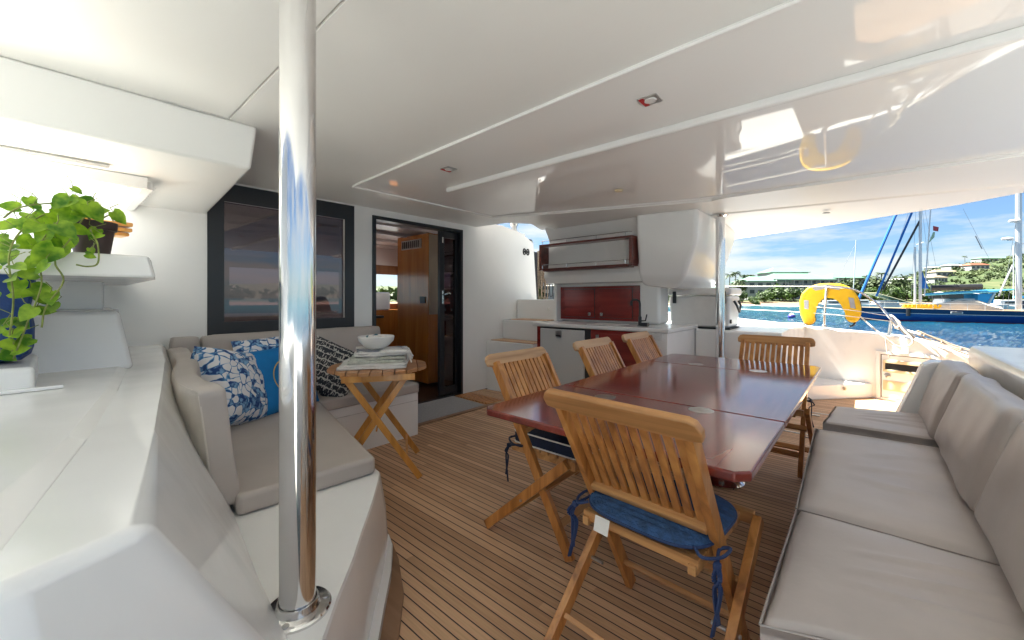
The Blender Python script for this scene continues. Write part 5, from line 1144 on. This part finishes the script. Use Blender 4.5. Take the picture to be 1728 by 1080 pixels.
def band(a, b, mname, nm, off=0.0):
    mb = MB(); bm = mb.b
    xs = [0,.6,1.5,3,5,7.5,10,13,16,19,22,25,27]; g = []
    for x in xs:
        row = []
        for f in (a, (a+b)/2, b):
            z = sheer(x)*f; ov = -.9*(1-0) * (f) * max(0,1-x/4)  # raked bow
            w = khull(x, z)+off; row.append((x+ov+.35*(1-f)*max(0,1-x/3), w, z))
        g.append(row)
    for s in (1,-1):
        V = [[bm.verts.new((x, w*s, z)) for x, w, z in row] for row in g]
        for p, q in zip(V, V[1:]):
            for k in range(2): bm.faces.new((p[k], q[k], q[k+1], p[k+1]))
        if s == 1: V1 = V
    for k in range(2): bm.faces.new((V1[-1][k], V1[-1][k+1], V[-1][k+1], V[-1][k]))
    return mb.build(nm, mname, kt, ang=50)
hl = band(-.3,.64,'hullblue','hull'); band(.64,1.0,'hullnavy','upper_band',.001); band(.60,.645,'bwhite','stripe',.012); band(-.02,.05,'boot','boot_stripe',.012)
mb = MB(); bm = mb.b
xs = [0,1.5,3,5,7.5,10,13,16,19,22,25,27]; Lr = [bm.verts.new((x-.9*max(0,1-x/4), khull(x,sheer(x))-.02, sheer(x)-.02)) for x in xs]; Rr = [bm.verts.new((x-.9*max(0,1-x/4), -khull(x,sheer(x))+.02, sheer(x)-.02)) for x in xs]
for k in range(len(xs)-1): bm.faces.new((Lr[k],Lr[k+1],Rr[k+1],Rr[k]))
mb.build('deck', 'caulktan', kt, smooth=False)
mb = MB(); 
for s in (1,-1): mb.tube([(x-.9*max(0,1-x/4), s*khull(x,sheer(x)), sheer(x)+.03) for x in xs], .045, 6)
mb.build('toe_rail', 'caulktan', kt)
for x in (7.2,12.9,17.6,22):
    f = MB(); w = khull(x,1.2); f.bb(x-.42,x+.42,-w-.05,-w+.02,.86,1.06,.03); f = f.build('porthole', 'bwhite', kt); MB().bb(x-.34,x+.34,-w-.06,-w-.052,.91,1.01).build('pane', 'glassdark', f, smooth=False)
    g_ = MB(); g_.bb(x-.42,x+.42,w-.02,w+.05,1.00,1.22,.03); g_.build('porthole', 'bwhite', kt)
# which side faces us: both sides are finished
def mast(x, h, r, z=1.3, nm='mast', mt='mast', parent=None, y=0):
    return MB().tube([(x,y,z),(x,y,h)], r, 10).build(nm, mt, parent or kt)
SX = lambda px: (bpx(px)-bpx(1446))/(bpx(1740)-bpx(1446))*abs(dv.length)*(1.0)
def ky(px, py): # position in the ketch's centre plane seen at a bearing and elevation from the cockpit
    bb = bpx(px); o = Vector((0,0,0)); dd = Vector((FX+RX*bb, FY+RY*bb, 0)); nrm = Vector((-dv.y, dv.x, 0)); tt = bowp.dot(nrm)/dd.dot(nrm); P = dd*tt; x = (P-Vector((bowp.x,bowp.y,0))).dot(dv.normalized()); return x, 1.2+(503-py)/680*tt-SEA
mx_, _ = ky(1553, 500); mast(mx_, 19.5, .13)
mb = MB(); mb.bar((mx_,-1.3,8.2),(mx_,1.3,8.2),.06,.05); mb.bar((mx_,-1.0,13.2),(mx_,1.0,13.2),.06,.05)
mb.build('spreader', 'mast', kt)
m2, _ = ky(1719, 500); mast(m2, 15, .21); m3, _ = ky(1741, 500)
def seg(nm, m_, r, *pp, y=0):
    P = []
    for px, py in pp: x, z = ky(px, py); P.append((x, y, z))
    return MB().tube(P, r, 8).build(nm, m_, kt)
for (p, q, r_, m_, lab) in (((1449,505),(1556,262),.13,'sailblue',0),((1479,500),(1553,325),.10,'sailblue',0),((1490,488),(1553,371),.10,'blackplastic',0)):
    seg('furled_sail', m_, r_, p, q)
seg('mast_pole', 'mast', .10, (1544,520), (1544,417)); seg('mast_pole', 'mast', .06, (1560,500), (1571,345)); seg('mast_pole','mast',.05,(1735,500),(1741,340))
for p, q in (((1553,300),(1478,522)),((1556,350),(1575,520)),((1556,330),(1593,520)),((1722,330),(1690,520)),((1722,340),(1700,520)),((1625,352),(1676,450)),((1546,350),(1538,500)),((1729,345),(1738,500))):
    seg('rigging_wire', 'wire', .012, p, q)
seg('rigging_wire','wire',.05,(1646,398),(1657,420))
seg('whisker_pole','bwhite',.07,(1685,500),(1709,447))
seg('boom','lightblue',.13,(1562,497),(1630,493),(1684,491)); seg('boom_cover','blackplastic',.30,(1571,486),(1610,485),(1657,484)) 
# blue folded staysail triangle
P3 = [ky(1556,458), ky(1567,487), ky(1555,487)]; mb = MB(); mb.loft([[(x,-.05,z) for x, z in P3],[(x,.1,z) for x, z in P3]]); mb.build('staysail_cover', 'sailblue', kt, smooth=False)
P3 = [ky(1722,470), ky(1733,493), ky(1717,493)]; mb = MB(); mb.loft([[(x,.4,z) for x, z in P3],[(x,.5,z) for x, z in P3]]); mb.build('folded_sail', 'bwhite', kt, smooth=False)
def kbox(nm, m_, x0p, x1p, y0p, y1p, w=1.0, bev=.05, yo=0):
    a = ky(x0p, y1p); b_ = ky(x1p, y0p); return MB().bb(min(a[0],b_[0]),max(a[0],b_[0]),-w/2+yo,w/2+yo,min(a[1],b_[1]),max(a[1],b_[1]),bev,3).build(nm, m_, kt, ang=50)
mb = MB(); a = ky(1524,525)
for k in range(9): mb.tube([(a[0]+.15+k*.32,-.5,1.40),(a[0]+.15+k*.32,.5,1.40)], .17, 10); mb.tube([(a[0]+.15+k*.32,-.45,1.62),(a[0]+.15+k*.32,.45,1.62)], .12, 8)
mb.build('yellow_deck_roll', 'yellow', kt)
# beige covered tender on deck
mb = MB(); a = ky(1572,527)[0]; e_ = ky(1686,527)[0]; L_ = e_-a
ring = []
for i in range(11):
    t_ = i/10; hh = .95*math.sin(math.pi*min(1,.08+t_*1.25*.62))**.6*(1 if t_ < .75 else 1-.35*(t_-.75)/.25); ww = .9*math.sin(math.pi*min(.62,.06+t_*.75))**.6
    ring.append([(a+L_*t_, ww*math.cos(R_(q)), 1.15+hh*1.1*math.sin(R_(q))+.06*math.sin(i*2.1)*math.sin(R_(q))) for q in (0,25,50,75,90,105,130,155,180)])
mb.loft(ring, 0); mb.build('tender_cover', 'beige', kt, ang=60)
mb = MB(); a0, z0 = ky(1711,540)[0], 1.4; mb.bb(a0,a0+2.2,-1.6,-1.54,1.45,2.15); mb.build('solar_panel', 'solar', kt, smooth=False)
for px, py in ((1711,373),(1699,403)):
    x, z = ky(px, py); mb = MB(); mb.lathe([(0,-.12),(.36,-.12),(.42,0),(.34,.1),(0,.16)], (x,-.1,z), 20, 1, 1); mb.build('radar_dome', 'bwhite', kt); x2, _ = ky(1720, py); MB().bar((x,0,z-.16),(x2,0,z-.16),.08,.06).build('bracket', 'mast', kt)
x, z = ky(1722,411); MB().bar((x-.4,0,z),(x+1.3,0,z-.1),.07,.07).build('spreader', 'mast', kt)
mb = MB(); x, z = ky(1525,530); mb.tube([(x,-khull(x,1)-.15,.55),(x,-khull(x,1)-.15,1.35)], .17, 10); mb.build('fender', 'black', kt)
# flag halyard
mb = MB(); x, z = ky(1573,385); mb.loft([[(x,-.3,z-.3),(x+.38,-.3,z-.42),(x+.42,-.3,z+.02),(x,-.3,z+.2)],[(x,-.28,z-.3),(x+.38,-.22,z-.42),(x+.42,-.22,z+.02),(x,-.28,z+.2)]]); mb.build('flag', mat('faded_red_flag',(.35,.05,.06),.8), kt, smooth=False)
mb = MB(); mb.loft([[(x-.35,-.3,z-1.6),(x+.1,-.3,z-1.0),(x+.15,-.3,z-.45),(x,-.3,z-.45)],[(x-.35,-.28,z-1.6),(x+.1,-.28,z-1.0),(x+.15,-.28,z-.45),(x,-.28,z-.45)]]); mb.build('flag', mat('pale_green_flag',(.30,.42,.30),.8), kt, smooth=False)
mb = MB()
for i in range(22):
    x = 1+i*1.15; w = khull(x,1.4)-.05; mb.tube([(x,-w,sheer(x)),(x,-w,sheer(x)+.62)], .014, 5)
mb.tube([(1+i*1.15,-khull(1+i*1.15,1.4)+.05,sheer(1+i*1.15)+.62) for i in range(22)], .010, 5); mb.build('guard_rail', 'mast', kt)

def yacht(px, d, L_, H_, lab, kind=0, yaw=0):
    y = empty('motor_yacht' if kind else 'small_sailboat', far(bpx(px),d,SEA), lab, 'boat', R_(41.4+yaw)); 
    hw = L_*.14
    P = [(-L_/2,0),(-L_*.30,-hw*.8),(-L_*.05,-hw),(L_/2,-hw*.85),(L_/2,hw*.85),(-L_*.05,hw),(-L_*.30,hw*.8)]
    MB().loft([[(x*.93,w*.8,-.3) for x, w in P],[(x,w,H_*(1+.25*(-x/L_*2 if x < 0 else 0))) for x, w in P]], .03).build('hull', 'bwhite', y, ang=40)
    Q = [(-L_*.22,-hw*.5),(L_*.30,-hw*.6),(L_*.30,hw*.6),(-L_*.22,hw*.5)]
    MB().loft([[(x,w,H_+.01) for x, w in Q],[(x*.9+.1,w*.9,H_+1.0) for x, w in Q]], .12, 3).build('cabin', 'bwhite', y, ang=50)
    MB().bb(-L_*.12,L_*.24,-hw*.62,hw*.62,H_+.42,H_+.72,.04).build('window', 'glassdark', y)
    return y
yk = yacht(1612,62,13,1.35,'white motor catamaran with dark windows behind the ketch',1,0)
MB().loft([[(-3.6,-1.5,2.9),(-.8,-1.6,3.3),(2.2,-1.5,3.0),(2.2,1.5,3.0),(-.8,1.6,3.3),(-3.6,1.5,2.9)],[(-3.4,-1.4,3.0),(-.8,-1.5,3.4),(2.0,-1.4,3.1),(2.0,1.4,3.1),(-.8,1.5,3.4),(-3.4,1.4,3.0)]]).build('canopy', 'bwhite', yk)
mb = MB(); mb.bb(-2.6,-.4,-1.55,1.55,2.35,2.95,.05); mb.build('side_curtain', 'glassdark', yk)
mb = MB(); mb.bar((3.4,-1.2,1.4),(4.6,-1.2,3.5),.5,.25); mb.bar((3.4,1.2,1.4),(4.6,1.2,3.5),.5,.25); mb.build('radar_arch', 'bwhite', yk)
mb = MB(); mb.loft([[(2.0,-1.6,3.2),(7.2,-1.6,3.6),(7.2,1.6,3.6),(2.0,1.6,3.2)],[(2.0,-1.5,3.45),(7.2,-1.5,3.75),(7.2,1.5,3.75),(2.0,1.5,3.45)]], .05); mb.bb(2.0,4.4,-1.3,1.3,1.6,3.1); mb.build('bimini', 'lightblue', yk)
y2 = yacht(1402,92,8,.9,'white motorboat seen under the arch of the life buoy',1,0)
y3 = yacht(1444,92,9,1.0,'white motorboat just right of the life buoy',1,0)
y4 = yacht(1700,66,10,1.1,'white sailboat moored beyond the mizzen mast',0,0)
mb = MB(); mb.tube([(1,0,1),(1,0,11)], .07, 8); mb.build('mast', 'mast', y4); MB().bar((1,0,2.6),(4.5,0,2.5),.3,.35,.05).build('boom_cover', 'lightblue', y4)
y5 = yacht(1490,80,9,1.0,'white sailboat with tan awning behind the ketch bow',0,0)
mb = MB(); mb.loft([[(-2.5,-1.4,3.4),(4.8,-1.4,1.3),(4.8,1.4,1.3),(-2.5,1.4,3.4)],[(-2.5,-1.3,3.5),(4.8,-1.3,1.4),(4.8,1.3,1.4),(-2.5,1.3,3.5)]]); mb.build('awning', mat('tan_awning',(.36,.34,.22),.8), y5)
y6 = yacht(1432,118,10,1.0,'distant sailboat with bare mast above the life buoy',0,0)
mb = MB(); h_ = 1.2+(503-405)/680*118-SEA; mb.tube([(1.2,0,1.2),(2.2,0,h_)], .10, 8); mb.build('mast', 'mast', y6); MB().tube([(1.9,0,h_*.93),(-2.8,0,h_*.45),(-3.9,0,1.2)], .035, 6).build('forestay', 'wire', y6)
MB().tube([(-.02,0,-1),(-.02,0,7)], .1, 6).xf(Matrix.Identity(4)).build('signal_pole', 'trunk', None, label='thin pole on the far shore beside the leftmost palms', cat='pole').location = far(bpx(1178), 170, 6)
by = empty('mooring_buoy', far(bpx(1336), 50, SEA), 'round purple mooring buoy floating left of the life buoy', 'buoy')
MB().lathe([(0,-.3),(.3,-.2),(.42,.05),(.40,.22),(.28,.36)], (0,0,0), 24).build('float', mat('purple_buoy',(.06,.05,.28),.4), by); MB().lathe([(.285,.358),(.16,.46),(.05,.50),(.05,.58),(0,.58)], (0,0,0), 20).build('cap', 'bwhite', by)
# the boat's own hull sides and side decks outside the cockpit
hb2 = empty('boat_outer_hull', (0,0,0), 'white outer hulls and side decks of the catamaran itself', 'boat hull')
mb = MB(); mb.bb(-9,1.45,-3.3,-1.81,-1.3,.86,.05); mb.build('side_deck', 'bwhite', hb2); mb = MB(); mb.bb(-9,-3.93,4.95,6.9,-1.3,.9,.05); mb.bb(-9,-8.6,-3.3,6.9,-1.3,.8,.05); mb.build('foredeck', 'gel', hb2)
mb = MB(); mb.bb(1.52,3.6,-3.3,4.1,-.6,.55,.03); mb.build('bounce_platform', 'gel', hb2)  # unseen aft deck, added to bounce sunlight up to the ceiling
